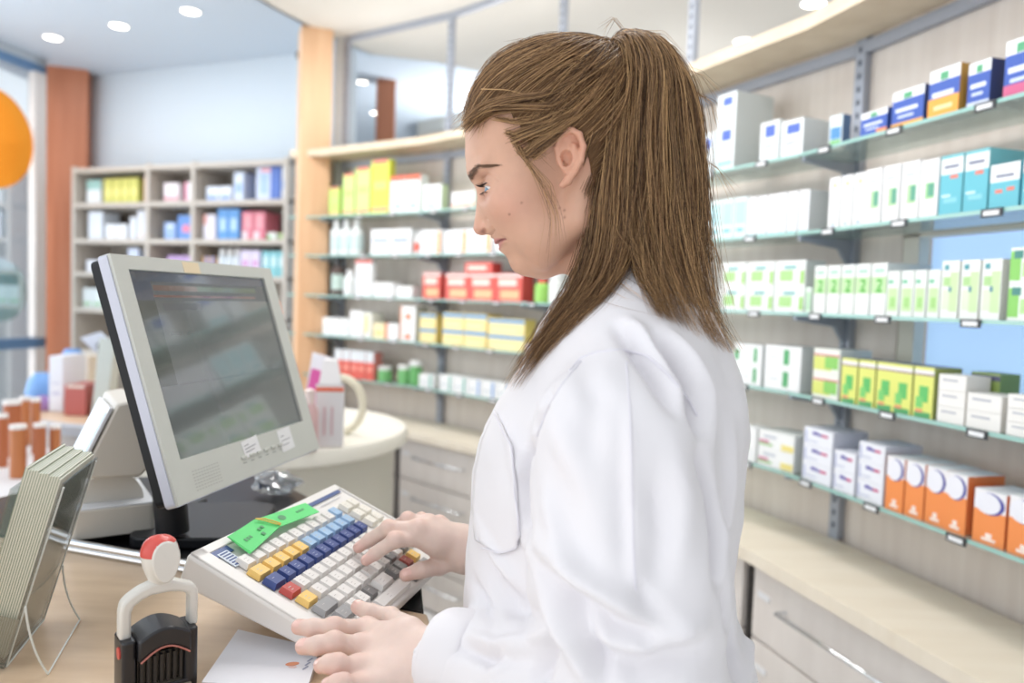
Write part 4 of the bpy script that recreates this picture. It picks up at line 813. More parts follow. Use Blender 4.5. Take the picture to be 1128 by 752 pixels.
b = MB(); p = aty(352, 440, 2.10); o = A3(p[0]-.055, 2.10, 1.002); b.hexa([o+A3(0, 0, .02), o+A3(.055, 0, 0), o+A3(.055, .004, 0), o+A3(0, .004, .02), o+A3(.025, .03, .235), o+A3(.095, .03, .215), o+A3(.095, .034, .215), o+A3(.025, .034, .235)], flat((232, 230, 240)))
b.hexa([o+A3(.012, .006, .10), o+A3(.05, .006, .09), o+A3(.05, .008, .09), o+A3(.012, .008, .10), o+A3(.026, .021, .19), o+A3(.064, .021, .18), o+A3(.064, .023, .18), o+A3(.026, .023, .19)], flat((206, 70, 150)))
tag(b.build('folded_brochure'), 'white brochure with magenta panel propped behind the monitor edge', 'brochure')
b = MB(); p = aty(341, 455, 1.93); b.lathe((p[0], 1.93, 1.001), [(.02, 0), (.023, .01), (.022, .1), (.012, .12), (.010, .15)], flat((206, 166, 166), .4), 18); b.lathe((p[0], 1.93, 1.12), [(.013, 0), (.013, .035), (.0, .04)], flat((226, 206, 200), .4), 18)
tag(b.build('cream_bottle', smooth=True), 'dusky pink cream bottle between monitor and dispenser box', 'bottle')
# crumpled plastic bag with blue print behind the keyboard
bmv = []; q = MB(); cB = atz(306, 545, CZ)
n1, n2 = 14, 10
for i in range(n1):
    th = math.pi*i/(n1-1)
    for j in range(n2*2):
        ph = 2*math.pi*j/(n2*2); rr = 1+.28*math.sin(3*ph+i)+.18*math.sin(5*th+2*j)
        bmv.append(cB+A3(.036*rr*math.sin(th)*math.cos(ph), .028*rr*math.sin(th)*math.sin(ph), .022-.0215*math.cos(th)*(1 if th > math.pi/2 else 1)))
F = [(i*n2*2+j, i*n2*2+(j+1) % (n2*2), (i+1)*n2*2+(j+1) % (n2*2), (i+1)*n2*2+j) for i in range(n1-1) for j in range(n2*2)]
q.add(bmv, F, glassy('bag_plastic', (.85, .88, .9), .18, .35, (220, 222, 228))); Bg = q.build('plastic_bag', smooth=True); tag(Bg, 'small crumpled clear plastic bag behind the keyboard', 'bag')
q = MB(); o = cB+A3(-.03, -.012, .012); q.hexa([o, o+A3(.022, .01, .004), o+A3(.024, .014, .004), o+A3(0, .005, 0), o+A3(.0, 0, .018), o+A3(.028, .012, .03), o+A3(.029, .016, .03), o+A3(.0, .005, .018)], flat((64, 78, 120))); q.build('blue_print', Bg)
# ------------------------------------------------------------------ far desk on the left with its clutter
FD = mat('far_desk_wood', (214, 186, 156), .4); FG = mat('far_desk_rim', (176, 180, 188), .4)
b = MB(); b.lathe((-1.45, 3.3, 0), [(.585, .855), (.60, .86), (.60, .893), (.585, .90)], FG, 64); FT = b.build('curved_desk', smooth=True); tag(FT, 'curved far desk with wood top and grey rim left of monitor', 'desk')
b = MB(); b.lathe((-1.45, 3.3, 0), [(.575, .9003), (.0001, .9008)], FD, 64); b.build('desk_surface', FT)
b = MB(); b.lathe((-1.45, 3.3, 0), [(.50, 0), (.50, .853)], mat('desk_front', (176, 168, 162), .5), 48); b.build('desk_body', FT, smooth=True)
def item(px0, px1, pt, pb, Y, mk, dp=.10):
    z = .902; p0 = aty(px0, pb, Y); p1 = aty(px1, pb, Y); h = aty((px0+px1)/2, pt, Y)[2]-z; return A3(p0[0], Y, z), p1[0]-p0[0], h
def ibox(name, px0, px1, pt, Y, c, label, cat, dec=(), dp=.12, side=None):
    o, w, h = item(px0, px1, pt, 450, Y, 0); mb = carton(o, A3(1, 0), A3(0, -1), w, dp, h, c, list(dec), side); tag(mb.build(name, bevel=.001), label, cat)
ibox('folder', 54, 69, 392, 2.98, (228, 234, 246), 'upright pale blue-white folder at left of the far desk', 'folder', [(.2, .3, .8, .35, (190, 196, 226)), (.2, .5, .8, .52, (190, 196, 226))], .16)
ibox('card_box', 70, 97, 392, 3.30, (214, 204, 188), 'beige box with slots on the far desk', 'box', [(.5, .1, .55, .6, (170, 160, 150)), (.7, .1, .75, .6, (180, 170, 160)), (.1, .75, .9, .8, (196, 188, 172))])
ibox('card_box', 71, 94, 424, 2.90, (178, 84, 78), 'dull red box in front of the beige box', 'box', [(.1, .9, .95, 1.0, (222, 206, 196))], .14)
b = MB(); o, w, h = item(100, 118, 372, 440, 2.90, 0); b.hexa([o+A3(.0, 0), o+A3(.06, 0), o+A3(.06, .06), o+A3(.0, .06), o+A3(.03, .0, h), o+A3(.09, 0, h), o+A3(.09, .06, h*.96), o+A3(.03, .06, h*.96)], flat((190, 200, 198), .3)); tag(b.build('screen_housing', bevel=.003), 'slanted grey-green screen housing on far desk near monitor', 'screen')
b = MB(); o = aty(88, 372, 3.05); X = A3(.105, .0, .035); Zv = A3(.05, .02, -.058)
b.box(o, nrm(X)*.085, A3(0, .012, 0), Zv*1.0, flat((214, 226, 246), .3)); b.tube([A3(o[0]+.07, 3.06, o[2]-.02), A3(o[0]+.065, 3.09, 1.0), A3(o[0]+.06, 3.1, .903)], .008, MBK, 8); b.lathe((o[0]+.06, 3.1, .902), [(.05, 0), (.05, .006), (.01, .01)], MBK, 18)
tag(b.build('tilted_tablet', bevel=.001), 'tilted pale tablet screen on a dark stand above far desk', 'tablet')
b = MB(); o = aty(80, 385, 3.56); b.lathe((o[0], 3.56, .902), [(.05, 0), (.055, .05), (.045, .10), (.05, .165), (.03, .2)], flat((90, 146, 216), .5), 14); tag(b.build('blue_bag', smooth=True), 'bright blue bag standing behind the beige box', 'bag')
b = MB(); p = aty(46, 410, 3.15); b.lathe((p[0], 3.15, .902), [(.05, 0), (.062, .05), (.05, .10), (.028, .13)], flat((110, 160, 222), .5), 14); tag(b.build('blue_bag', smooth=True), 'light blue bag at the left rim of the far desk', 'bag')
b = MB(); p = aty(34, 436, 2.95); b.lathe((-1.86, 3.02, .902), [(.05, 0), (.055, .02), (.04, .045), (.01, .055)], flat((150, 110, 170), .6), 14); tag(b.build('purple_pouch', smooth=True), 'purple pouch lying on the left rim of far desk', 'pouch')
b = MB(); p = aty(124, 413, 2.80); b.cyl(A3(-1.25, 2.86, .902), A3(-1.25, 2.86, .975), .035, flat((50, 52, 58)), n=20); b.cyl(A3(-1.25, 2.86, .975), A3(-1.25, 2.86, .985), .03, flat((226, 206, 160)), n=20); tag(b.build('black_cup'), 'black cup with pale lid on the far desk by monitor', 'cup')
# white display table with orange canisters at the far left
b = MB(); tz = .84; b.rbox(A3(-2.05, 2.05, tz-.03), A3(.74, -.10), A3(.02, .60), up*.03, .05, mat('display_table_white', (222, 224, 228), .4)); DTb = b.build('display_table', bevel=.003); tag(DTb, 'low white display table at far left carrying orange canisters', 'table')
for (x, y) in ((-1.98, 2.10), (-1.38, 2.02), (-1.96, 2.58), (-1.36, 2.48)): b = MB(); b.cyl((x, y, 0), (x, y, tz-.03), .018, CHROME, n=14); b.build('leg', DTb, smooth=True)
ORC = mat('orange_brown_can', (190, 118, 72), .45); ORC2 = mat('deep_orange_can', (178, 102, 64), .45); WL = mat('can_lid', (238, 234, 232), .4)
cans = [(12, 28, 468, 2.18), (38, 50, 466, 2.20), (55, 66, 468, 2.24), (5, 22, 441, 2.45), (35, 44, 438, 2.50), (-3, 8, 456, 2.30), (22, 33, 437, 2.62)]
for k_, (x0, x1, yt, Y) in enumerate(cans):
    p0_, p1_ = aty(x0, 500, Y), aty(x1, 500, Y); w = p1_[0]-p0_[0]; h = aty((x0+x1)/2, yt, Y)[2]-tz
    b = MB(); c_ = A3((p0_[0]+p1_[0])/2, Y, tz+.0005); b.lathe(c_, [(w*.5, 0), (w*.5, h*.93)], ORC if k_ % 2 == 0 else ORC2, 20); b.lathe(c_+up*h*.93, [(w*.53, 0), (w*.53, h*.07), (0.0001, h*.075)], WL, 20)
    tag(b.build('canister', smooth=True), ['short', 'middle', 'rightmost', 'tall back', 'narrow back', 'edge-cut', 'rearmost'][k_]+' orange-brown canister with white lid on low display table', 'canister', 'orange canisters')
# ================================================================== THE WOMAN
HY = .75
hu = aty(600, 200, HY); hux = aty(601, 200, HY)-hu; huv = aty(600, 201, HY)-hu; HS = np.linalg.norm(hux)
def H2W(V):   # photo-plane units of the head's mid plane (u right, v down, w towards camera) -> world
    V = np.asarray(V, float); return hu+(V[:, :1]-600)*hux+(V[:, 1:2]-200)*huv+V[:, 2:3]*A3(0, -HS, 0)
def skull(G):
    s = smin(ell(G, (596, 139, 0), (79, 80, 73)), ell(G, (634, 142, 0), (84, 84, 79)), 14)
    return s
def head_big(G):
    u, v, w = G; aw = np.abs(w); GA = (u, v, aw)
    s = skull(G)
    s = smin(s, ell(GA, (583, 205, 0), (60, 78, 58)), 14)
    s = smin(s, ell(GA, (562, 172, 0), (48, 34, 47)), 12)                  # forehead
    s = smin(s, cap(GA, (634, 246, 50), (596, 288, 20), 11, 11), 22)        # jaw
    s = smin(s, cap(GA, (640, 190, 56), (634, 246, 50), 15, 12), 20)
    return s
def face_sdf(G):
    u, v, w = G; aw = np.abs(w); GA = (u, v, aw); s = head_big(G)
    s = smin(s, ell(GA, (566, 226, 34), (26, 20, 20)), 14)                 # cheek
    s = smin(s, ell(GA, (599, 255, 26), (34, 34, 26)), 14)
    s = smin(s, ell(GA, (584, 262, 0), (34, 33, 26)), 10)                  # muzzle
    s = smin(s, ell(GA, (581, 289, 0), (18, 16, 18)), 10)                  # chin
    s = smin(s, cap(GA, (600, 296, 0), (632, 280, 0), 12, 16), 14)
    s = smin(s, cap(GA, (524, 191, 6), (537, 187, 37), 8, 6.5), 8)           # brow ridge
    s = smax(s, -ell(GA, (529, 212, 32), (15, 12, 17)), 9)                 # eye socket
    s = smin(s, cap(GA, (533, 206, 0), (529, 249, 0), 5, 7.5), 8)          # nose
    s = smin(s, ell(GA, (530, 251, 0), (8.5, 8, 8.5)), 5)
    s = smin(s, ell(GA, (540, 251, 10), (9.5, 6.5, 5.5)), 4)               # nostril wing
    s = smax(s, -cap(GA, (545.5, 244, 14), (548.5, 252, 13.5), 2.2, 2.4), 2.5)
    s = smax(s, -cap(GA, (530, 259, 5), (534.5, 254.5, 12), 2.5, 2.3), 1.0)
    # eyelids: shell over the eyeball, opened
    e = np.sqrt((u-547.5)**2+(v-212.5)**2+(aw-31)**2)
    D2 = (aw-31.5)**2
    O = np.maximum((209.6+.020*D2-.08*(u-535))-v, v-(217.2-.028*D2))
    s = smin(s, e-14.6, 3.2)
    s = smin(s, cap(GA, (536.5, 207.6, 22), (535.5, 206.6, 33), 1.6, 1.7), 1.5); s = smin(s, cap(GA, (535.5, 206.6, 33), (541, 208.5, 43), 1.7, 1.3), 1.5)
    s = smax(s, -smax(O, e-18.5, .5), .7)
    s = smax(s, -(e-12.6), .5)
    # neck
    nk = cap(G, (662, 232, 0), (690, 352, 0), 46, 50)
    s = smin(s, nk, 16)
    return s
def ear_sdf(G):
    # ear on the near side (mirrored), built around its own plane
    u, v, w = G; aw = np.abs(w); c = (620, 186); base = 72
    E = lambda a, b, o=0: (c[0]+a, c[1]+b, base+o)
    GA = (u, v, aw)
    def tubep(P, r, k=2.0):
        s = None
        for i in range(len(P)-1):
            q = cap(GA, P[i], P[i+1], r[i], r[i+1]); s = q if s is None else smin(s, q, k)
        return s
    hel = tubep([E(-9, 5, 1), E(-11, -8, 4), E(-7, -20, 7), (c[0]+3, c[1]-25, base+9), (c[0]+11, c[1]-20, base+10), E(15, -8, 10.5), E(13, 5, 9.5), E(7, 16, 7), E(0, 25, 4), E(-5, 29, 2)], [2.6, 2.9, 3.1, 3.2, 3.2, 3.1, 3.0, 3.2, 4.4, 3.8])
    plate = ell(GA, E(2, -2, 4.5), (12.5, 22, 2.6)); plate = smin(plate, cap(GA, E(0, 0, -6), E(6, 0, 3), 9, 8), 4)
    anti = tubep([E(-1, -14, 6.5), E(6, -9, 8), E(7.5, 2, 8), E(2, 11, 6.5), E(-4, 12, 5)], [1.5, 2.0, 2.2, 2.2, 2.0])
    s = smin(plate, hel, 3); s = smin(s, anti, 2.5)
    s = smax(s, -ell(GA, E(-2.0, 3.0, 8.5), (6.0, 8.8, 8.5)), 1.4); s = smax(s, -ell(GA, E(-1.0, -13, 10.5), (4.6, 6.5, 4.6)), 1.2); s = smax(s, -cap(GA, E(-4, 6, 6), E(-6, 7, -8), 2.4, 2.4), .8)
    s = smin(s, cap(GA, E(-8, 5, 5), E(-7, 9, 5), 2.4, 2.2), 2)
    return s
g0 = grid((495, 40, -96), (750, 385, 96), 1.3)
fs = face_sdf(g0); es = ear_sdf(g0); fs = smin(fs, es, 2.2)
V, Q = nets(fs, (495, 40, -96), 1.3); Q = Q[:, ::-1]; del fs, es
# pull the mid-line silhouette to the traced profile
prof_px = [(140, 514), (150, 512.4), (158, 512.6), (170, 512.4), (182, 513.6), (190, 514.8), (196, 517.2), (203, 521.5), (210, 525), (216, 526), (225, 524.8), (237, 523.4), (246, 521.6), (253, 521), (257, 522.6), (259.6, 526.5), (261, 537), (262.5, 543), (266, 544.5), (269, 546), (270.4, 548.6), (272, 550.2), (275.5, 550), (278.5, 552), (282, 556), (286, 558.8), (291.5, 560.6), (297, 563), (301, 566)]
pv = np.array([p[0] for p in prof_px]); pu = np.array([p[1] for p in prof_px])
mid = np.abs(V[:, 2]) < 1.7; bins = np.arange(140, 302, 1.0); cur = np.full(len(bins), np.nan)
for i, bb in enumerate(bins):
    s_ = mid & (np.abs(V[:, 1]-bb) < 1.2); 
    if s_.any(): cur[i] = V[s_, 0].min()
ok = ~np.isnan(cur); cur = np.interp(bins, bins[ok], cur[ok]); dl = np.interp(bins, pv, pu)-cur; dl = np.convolve(np.pad(dl, 1, 'edge'), [.25, .5, .25], 'valid')
print('profile shift', dl.min().round(1), dl.max().round(1))
du = np.interp(V[:, 1], bins, dl, left=dl[0], right=0)
sig = np.interp(V[:, 1], [150, 185, 205, 235, 262, 300], [34, 26, 10, 11, 15, 24])
du *= np.exp(-(V[:, 2]/sig)**2)*np.clip((600-V[:, 0])/50, 0, 1); du *= np.clip((312-V[:, 1])/12, 0, 1)*np.clip((V[:, 1]-120)/22, 0, 1)
V[:, 0] += du
def vnormals(V, Q):
    a = V[Q[:, 2]]-V[Q[:, 0]]; b = V[Q[:, 3]]-V[Q[:, 1]]; n = np.cross(a, b); N = np.zeros_like(V)
    for k in range(4): np.add.at(N, Q[:, k], n)
    return N/np.maximum(np.linalg.norm(N, axis=1, keepdims=True), 1e-9)
# lips, nostril wing and lid creases sculpted on the surface
NH = -vnormals(V, Q); u, v, w = V.T; aw = np.abs(w); MWD = 27.0
if ((V-np.array([620, 180, 0]))*NH).sum() < 0: NH = -NH
vc = 270.4-.185*aw; tp = np.clip(1-(aw/MWD)**2, 0, 1)*(u < 580)*(v > 240); dv = v-vc
hu_, hl_ = 3.4*np.sqrt(np.clip(1-(aw/MWD), 0, 1)), 4.2*np.sqrt(np.clip(1-(aw/(MWD-2)), 0, 1))
dd_ = tp**.5*(1.5*np.exp(-((dv+hu_*.9)/2.3)**2)+1.7*np.exp(-((dv-hl_*.95)/2.6)**2)-2.3*np.exp(-(dv/1.05)**2))
dd_ -= (u < 575)*.9*np.exp(-((aw-MWD)/2.6)**2-((v-265.2)/2.6)**2)
def polyd(P):
    best = np.full(len(u), 99.)
    for (a0_, b0_), (a1_, b1_) in zip(P[:-1], P[1:]):
        d0_, d1_ = a1_-a0_, b1_-b0_; t = np.clip(((u-a0_)*d0_+(v-b0_)*d1_)/(d0_**2+d1_**2), 0, 1); best = np.minimum(best, np.hypot(u-a0_-t*d0_, v-b0_-t*d1_))
    return best
wg = (aw > 4)*(aw < 26)
dd_ -= wg*1.7*np.exp(-(polyd([(538, 243), (543.5, 245), (546, 250), (545.5, 256), (542, 260)])/1.5)**2); dd_ += wg*1.0*np.exp(-((u-540)/3.6)**2-((v-252)/4.2)**2)
dd_ -= (aw > 14)*(aw < 50)*.9*np.exp(-(polyd([(533, 200.5), (538, 199), (545, 202), (551, 207)])/1.1)**2)
V = V+NH*dd_[:, None]
# skin pigment, plus shade painted into mouth line and nostrils
SKC = np.array(srgb((214, 170, 146))); cols = np.tile(SKC, (len(V), 1))
def blend(mask, rgb): 
    global cols
    cols = cols*(1-mask[:, None])+np.array(srgb(rgb))*mask[:, None]
u, v, w = V.T; aw = np.abs(w); gs = lambda cu, cv, su, sv, cw=None, sw=12: np.exp(-((u-cu)/su)**2-((v-cv)/sv)**2-(0 if cw is None else ((aw-cw)/sw)**2))
dv = v-(270.4-.185*aw); m_ = (aw < MWD)*(u < 580)*(v > 258); up_l = 6.6*np.sqrt(np.clip(1-aw/MWD, 0, 1)); lo_l = 8.0*np.sqrt(np.clip(1-aw/MWD, 0, 1)); lip = m_*np.where(dv < 0, np.clip((up_l+dv)/1.6, 0, 1), np.clip((lo_l-dv)/2.2, 0, 1)); blend(lip*.75, (196, 122, 124)); blend(m_*np.exp(-(dv/1.1)**2)*.8, (120, 62, 62))  # lip colour; the dark tone along the mouth line is painted shade
blend((aw < 13)*np.exp(-((u-532.5)/3)**2-((v-256)/2.4)**2)*.7, (110, 62, 52))  # nostrils darkened in the skin colour as painted shade
blend(gs(562, 232, 26, 20, 40, 26)*.35, (226, 160, 146)); blend(gs(525, 254, 10, 9)*.3*(aw < 18), (222, 156, 144))
er = np.clip((aw-68)/6, 0, 1)*(np.abs(u-620) < 22)*(np.abs(v-188) < 36); blend(er*.3, (216, 140, 112))
blend(gs(536, 198, 12, 5, 32, 16)*.3, (186, 140, 126)); blend(gs(536, 221, 10, 4, 32, 14)*.25, (196, 150, 146))
for mu, mvv in ((574.6, 219.6), (561, 231.8), (617, 225), (622, 228), (622, 236)):
    blend(np.clip(1.6-np.sqrt((u-(CXP+(mu-CXP)*.93))**2+(v-(CYP+(mvv-CYP)*.93))**2)/1.1, 0, 1)*(w > 0)*.5, (120, 74, 60))
rm = rng.random((len(V), 3))*.02-.01; headV = H2W(V); headQ = Q; headC = cols
# ---- the limbs and the hidden body under the coat (world units)
KP = lambda x, y, h: atplane(x, y, KO+kz_*h, kz_)
def hand_sdf(G, fingers, palm, wrist, k=.006):
    s = None
    for P, R in fingers:
        f = None
        for i in range(len(P)-1):
            q = cap(G, P[i], P[i+1], R[i], R[i+1]); f = q if f is None else smin(f, q, .0035)
        f = smin(f, ell(G, P[1]+A3(0, 0, .0012), (R[1]*1.08,)*3), .003)
        if R[0] < .0115: f = smin(f, ell(G, P[0]+A3(0, 0, .0022), (R[0]*1.04,)*3), .004)
        s = f if s is None else smin(s, f, .0035)
    p_ = None
    for a_, b_, ra, rb in palm:
        q = cap(G, a_, b_, ra, rb); p_ = q if p_ is None else smin(p_, q, .014)
    s = smin(s, p_, .006)
    for a_, b_, ra, rb in wrist: s = smin(s, cap(G, a_, b_, ra, rb), .014)
    return s
def mesh_sdf(fn, pts, pad, h):
    P = np.concatenate([np.asarray(p) for p in pts]); lo = P.min(0)-pad; hi = P.max(0)+pad
    G = grid(lo, hi, h); F_ = fn(G); return nets(F_, lo, h)
# left hand (near): grips the near edge of the keyboard
d0 = lambda x, y, Y: aty(x, y, Y)
LI = [KP(404, 693, .0235), KP(368, 692, .027), KP(345, 691.5, .021), KP(329, 690.5, .011)]
Lm = [d0(398, 713, .664), d0(368, 708, .650), d0(350, 710.5, .646), d0(334, 712, .652)]
Lr = [d0(394, 736, .636), d0(372, 732, .622), d0(362, 731, .622), d0(354, 733, .630)]
Lp = [d0(392, 758, .612), d0(378, 753, .602), d0(370, 752, .603), d0(362, 754, .609)]
Lt = [d0(452, 694, .672), KP(430, 681, .024), KP(409, 675, .020), KP(394, 668.5, .012)]
lw = d0(474, 726, .652); lw2 = d0(520, 742, .630); lw3 = d0(560, 760, .60)
fL = [(LI, (.0090, .0088, .0078, .0068)), (Lm, (.0095, .0088, .0080, .0070)), (Lr, (.0088, .0080, .0074, .0066)), (Lp, (.0080, .0072, .0066, .0060)), (Lt, (.0120, .0095, .0086, .0070))]
palmL = [(LI[0], lw+A3(-.01, .006, .004), .0100, .0165), (Lm[0], lw, .0105, .0180), (Lr[0], lw+A3(-.006, -.006, -.004), .0100, .0165), (Lp[0], lw+A3(-.006, -.012, -.010), .0095, .0150), (Lt[0]+A3(-.006, -.004, 0), (LI[0]+Lm[0])/2+A3(.012, 0, -.004), .012, .011)]
wrL = [(lw+A3(0, .004, 0), lw2, .0215, .0235), (lw+A3(0, -.010, -.006), lw2+A3(0, -.01, -.004), .0185, .022), (lw2, lw3, .0235, .028)]
VL, QL = mesh_sdf(lambda G: hand_sdf(G, fL, palmL, wrL), [LI, Lm, Lr, Lp, Lt, [lw, lw2, lw3]], .034, .0013)
# right hand (far): typing
RI = [KP(466, 592, .052), KP(435, 595, .046), KP(414, 609, .021), KP(403.5, 617, .010)]
Rm = [KP(460, 583, .060), KP(428, 582, .048), KP(407, 594.5, .022), KP(395, 603, .009)]
Rr = [KP(472, 577, .062), KP(449, 572.5, .058), KP(432, 582, .034), KP(424, 590, .018)]
Rp = [KP(484, 577, .054), KP(464, 572, .048), KP(452, 580, .030), KP(446, 586, .018)]
Rt = [KP(500, 613, .022), KP(484, 623, .022), KP(463, 628, .019), KP(447, 633, .012)]
rw = KP(513, 602, .050); rw = rw; rw2 = KP(545, 606, .040); rw3 = KP(590, 604, .03)
fR = [(RI, (.0092, .0086, .0074, .0062)), (Rm, (.0094, .0088, .0076, .0064)), (Rr, (.0088, .0082, .0074, .0064)), (Rp, (.0080, .0074, .0068, .0060)), (Rt, (.0125, .0105, .0092, .0074))]
palmR = [(RI[0], rw+A3(-.01, 0, 0), .0105, .0170), (Rm[0], rw, .0105, .0180), (Rr[0], rw+A3(0, .008, 0), .0100, .0170), (Rp[0], rw+A3(0, .014, -.004), .0090, .0160), (Rt[0], RI[0]+A3(.012, 0, -.006), .013, .011)]
wrR = [(rw, rw2, .0210, .0230), (rw+A3(0, -.008, -.010), rw2+A3(0, -.006, -.008), .0190, .021), (rw2, rw3, .0235, .028)]
VR, QR = mesh_sdf(lambda G: hand_sdf(G, fR, palmR, wrR), [RI, Rm, Rr, Rp, Rt, [rw, rw2, rw3]], .034, .0013)
def hand_cols(Vh, tips, knuck):
    c = np.tile(np.array(srgb((228, 204, 193))), (len(Vh), 1))
    for t in tips: m = np.exp(-(np.linalg.norm(Vh-t, axis=1)/.011)**2)*.55; c = c*(1-m[:, None])+np.array(srgb((232, 168, 158)))*m[:, None]
    for t in knuck: m = np.exp(-(np.linalg.norm(Vh-t-A3(0, 0, .008), axis=1)/.009)**2)*.35; c = c*(1-m[:, None])+np.array(srgb((222, 168, 152)))*m[:, None]
    return c
cL = hand_cols(VL, [f[0][-1] for f in fL], [f[0][i] for f in fL[:4] for i in (0, 1)]); cR = hand_cols(VR, [f[0][-1] for f in fR], [f[0][i] for f in fR[:4] for i in (0, 1)])
# joints
SLj = A3(.092, .585, 1.285); ELj = A3(.100, .548, 1.105); SRj = A3(.092, .93, 1.285); ERj = A3(.16, 1.02, 1.09)
PEL = A3(.10, .75, .88)
def hidden(G):
    s = ell(G, (.098, .755, 1.16), (.09, .145, .20)); s = smin(s, ell(G, PEL, (.10, .155, .12)), .05)
    for sj, ej, wj in ((SLj, ELj, lw3), (SRj, ERj, rw3)):
        s = smin(s, cap(G, A3(.11, .75, 1.30)*.4+sj*.6, sj, .045, .045), .03); s = smin(s, cap(G, sj, ej, .042, .034), .02); s = smin(s, cap(G, ej, wj, .034, .027), .015)
    s = smin(s, cap(G, (.11, .755, 1.28), (.098, .75, 1.36), .055, .048), .03)
    return s
Vb, Qb = mesh_sdf(hidden, [[SLj, ELj, SRj, ERj, lw3, rw3, PEL, A3(.1, .75, 1.4)]], .10, .008)
SKIN = bpy.data.materials.new('skin'); SKIN.use_nodes = True; nt = SKIN.node_tree; bs = nt.nodes['Principled BSDF']
at_ = nt.nodes.new('ShaderNodeAttribute'); at_.attribute_name = 'tone'; nz = nt.nodes.new('ShaderNodeTexNoise'); nz.inputs['Scale'].default_value = 90; nz.inputs['Detail'].default_value = 5
mxc = nt.nodes.new('ShaderNodeMix'); mxc.data_type = 'RGBA'; mxc.blend_type = 'MULTIPLY'; mxc.inputs['Factor'].default_value = .12
tc = nt.nodes.new('ShaderNodeTexCoord'); nt.links.new(tc.outputs['Object'], nz.inputs['Vector']); nt.links.new(at_.outputs['Color'], mxc.inputs[6]); nt.links.new(nz.outputs['Fac'], mxc.inputs[7]); nt.links.new(mxc.outputs[2], bs.inputs['Base Color'])
bs.inputs['Roughness'].default_value = .5; bs.inputs['Specular IOR Level'].default_value = .35; bs.inputs['Subsurface Weight'].default_value = .12; bs.inputs['Subsurface Scale'].default_value = .006; bs.inputs['Subsurface Radius'].default_value = (1, .35, .2)
bpn = nt.nodes.new('ShaderNodeBump'); bpn.inputs['Strength'].default_value = .12; bpn.inputs['Distance'].default_value = .0008; nz2 = nt.nodes.new('ShaderNodeTexNoise'); nz2.inputs['Scale'].default_value = 900; nt.links.new(tc.outputs['Object'], nz2.inputs['Vector']); nt.links.new(nz2.outputs['Fac'], bpn.inputs['Height']); nt.links.new(bpn.outputs[0], bs.inputs['Normal'])
parts_ = [(headV, headQ, headC), (VL, QL, cL), (VR, QR, cR), (Vb, Qb, np.tile(SKC, (len(Vb), 1)))]
VV, QQ, CC, off_ = [], [], [], 0
for v_, q_, c_ in parts_: VV.append(v_); QQ.append(q_+off_); CC.append(c_); off_ += len(v_)
VV, QQ, CC = np.concatenate(VV), np.concatenate(QQ), np.concatenate(CC)
# the hidden legs join the same body further down
PO = A3(.10, .76, 0)
PER = link('person', VV, QQ, [SKIN], None, None, True, origin=PO)
ca = PER.data.color_attributes.new('tone', 'FLOAT_COLOR', 'POINT'); ca.data.foreach_set('color', np.concatenate([CC, np.ones((len(CC), 1))], 1).astype(np.float32).ravel())
tag(PER, 'young woman with brown ponytail in white lab coat typing at the sales keyboard', 'person')
bvh_head = BVHTree.FromPolygons([tuple(p) for p in headV.tolist()], headQ.tolist())
# nails
NAIL = mat('fingernail', (236, 196, 186), .25, coat=.3)
def nail(P, upv, r, nm='fingernail'):
    d = nrm(P[-1]-P[-2]); n = nrm(upv-d*(upv@d)); s_ = np.cross(d, n); c = P[-1]; V = []; nu, nv = 8, 7
    for i in range(nu):
        for j in range(nv):
            a = (j/(nv-1)-.5)*1.5; t = i/(nu-1); xx = r*(-.95+1.62*t); rd = math.sqrt(max(r*r-max(xx, 0)**2, 0))*1.03+.0002; V.append(c+d*xx+(s_*math.sin(a)+n*math.cos(a))*rd)
    F = [(i*nv+j, (i+1)*nv+j, (i+1)*nv+j+1, i*nv+j+1) for i in range(nu-1) for j in range(nv-1)]
    link(nm, V, F, [NAIL], PER, smooth=True)
for f, r_ in ((fL[0], 0), (fL[1], 0), (fL[2], 0), (fL[3], 0)): nail(f[0], A3(-.2, -.35, 1), f[1][-1])
nail(fL[4][0], A3(.1, .2, 1), fL[4][1][-1]); 
for f in fR[:3]: nail(f[0], A3(-.5, .0, 1), f[1][-1])
nail(fR[4][0], A3(.1, -.6, 1), fR[4][1][-1])
# eyes
EW = mat('eye_white', (226, 222, 222), .12); IR = mat('iris_blue', (104, 132, 152), .1); PUP = mat('pupil', (14, 14, 18), .05)
for sgn in (1, -1):
    ec = H2W([[547.5, 212.5, 31*sgn]])[0]; gz = nrm(H2W([[547.5-1, 212.5+.52, 31*sgn+.50*sgn]])[0]-ec); r = 12.7*HS
    ax_ = (nrm(np.cross(gz, up)), None, gz); ax_ = (ax_[0], np.cross(gz, ax_[0]), gz); b = MB()
    ths = [0, .06, .15, .22, .30, .42, .5]+list(np.linspace(.65, math.pi, 12)); 
    b.lathe(ec, [(r*math.sin(t), r*math.cos(t)+(.0006 if t < .3 else 0)) for t in ths[:4]][::-1], PUP, 28, ax_)
    b.lathe(ec, [(r*math.sin(t), r*math.cos(t)+(.0006 if t < .4 else 0)) for t in ths[3:7]][::-1], IR, 28, ax_)
    b.lathe(ec, [(r*math.sin(t), r*math.cos(t)) for t in ths[6:]][::-1], EW, 28, ax_); b.build('eye', PER, smooth=True)
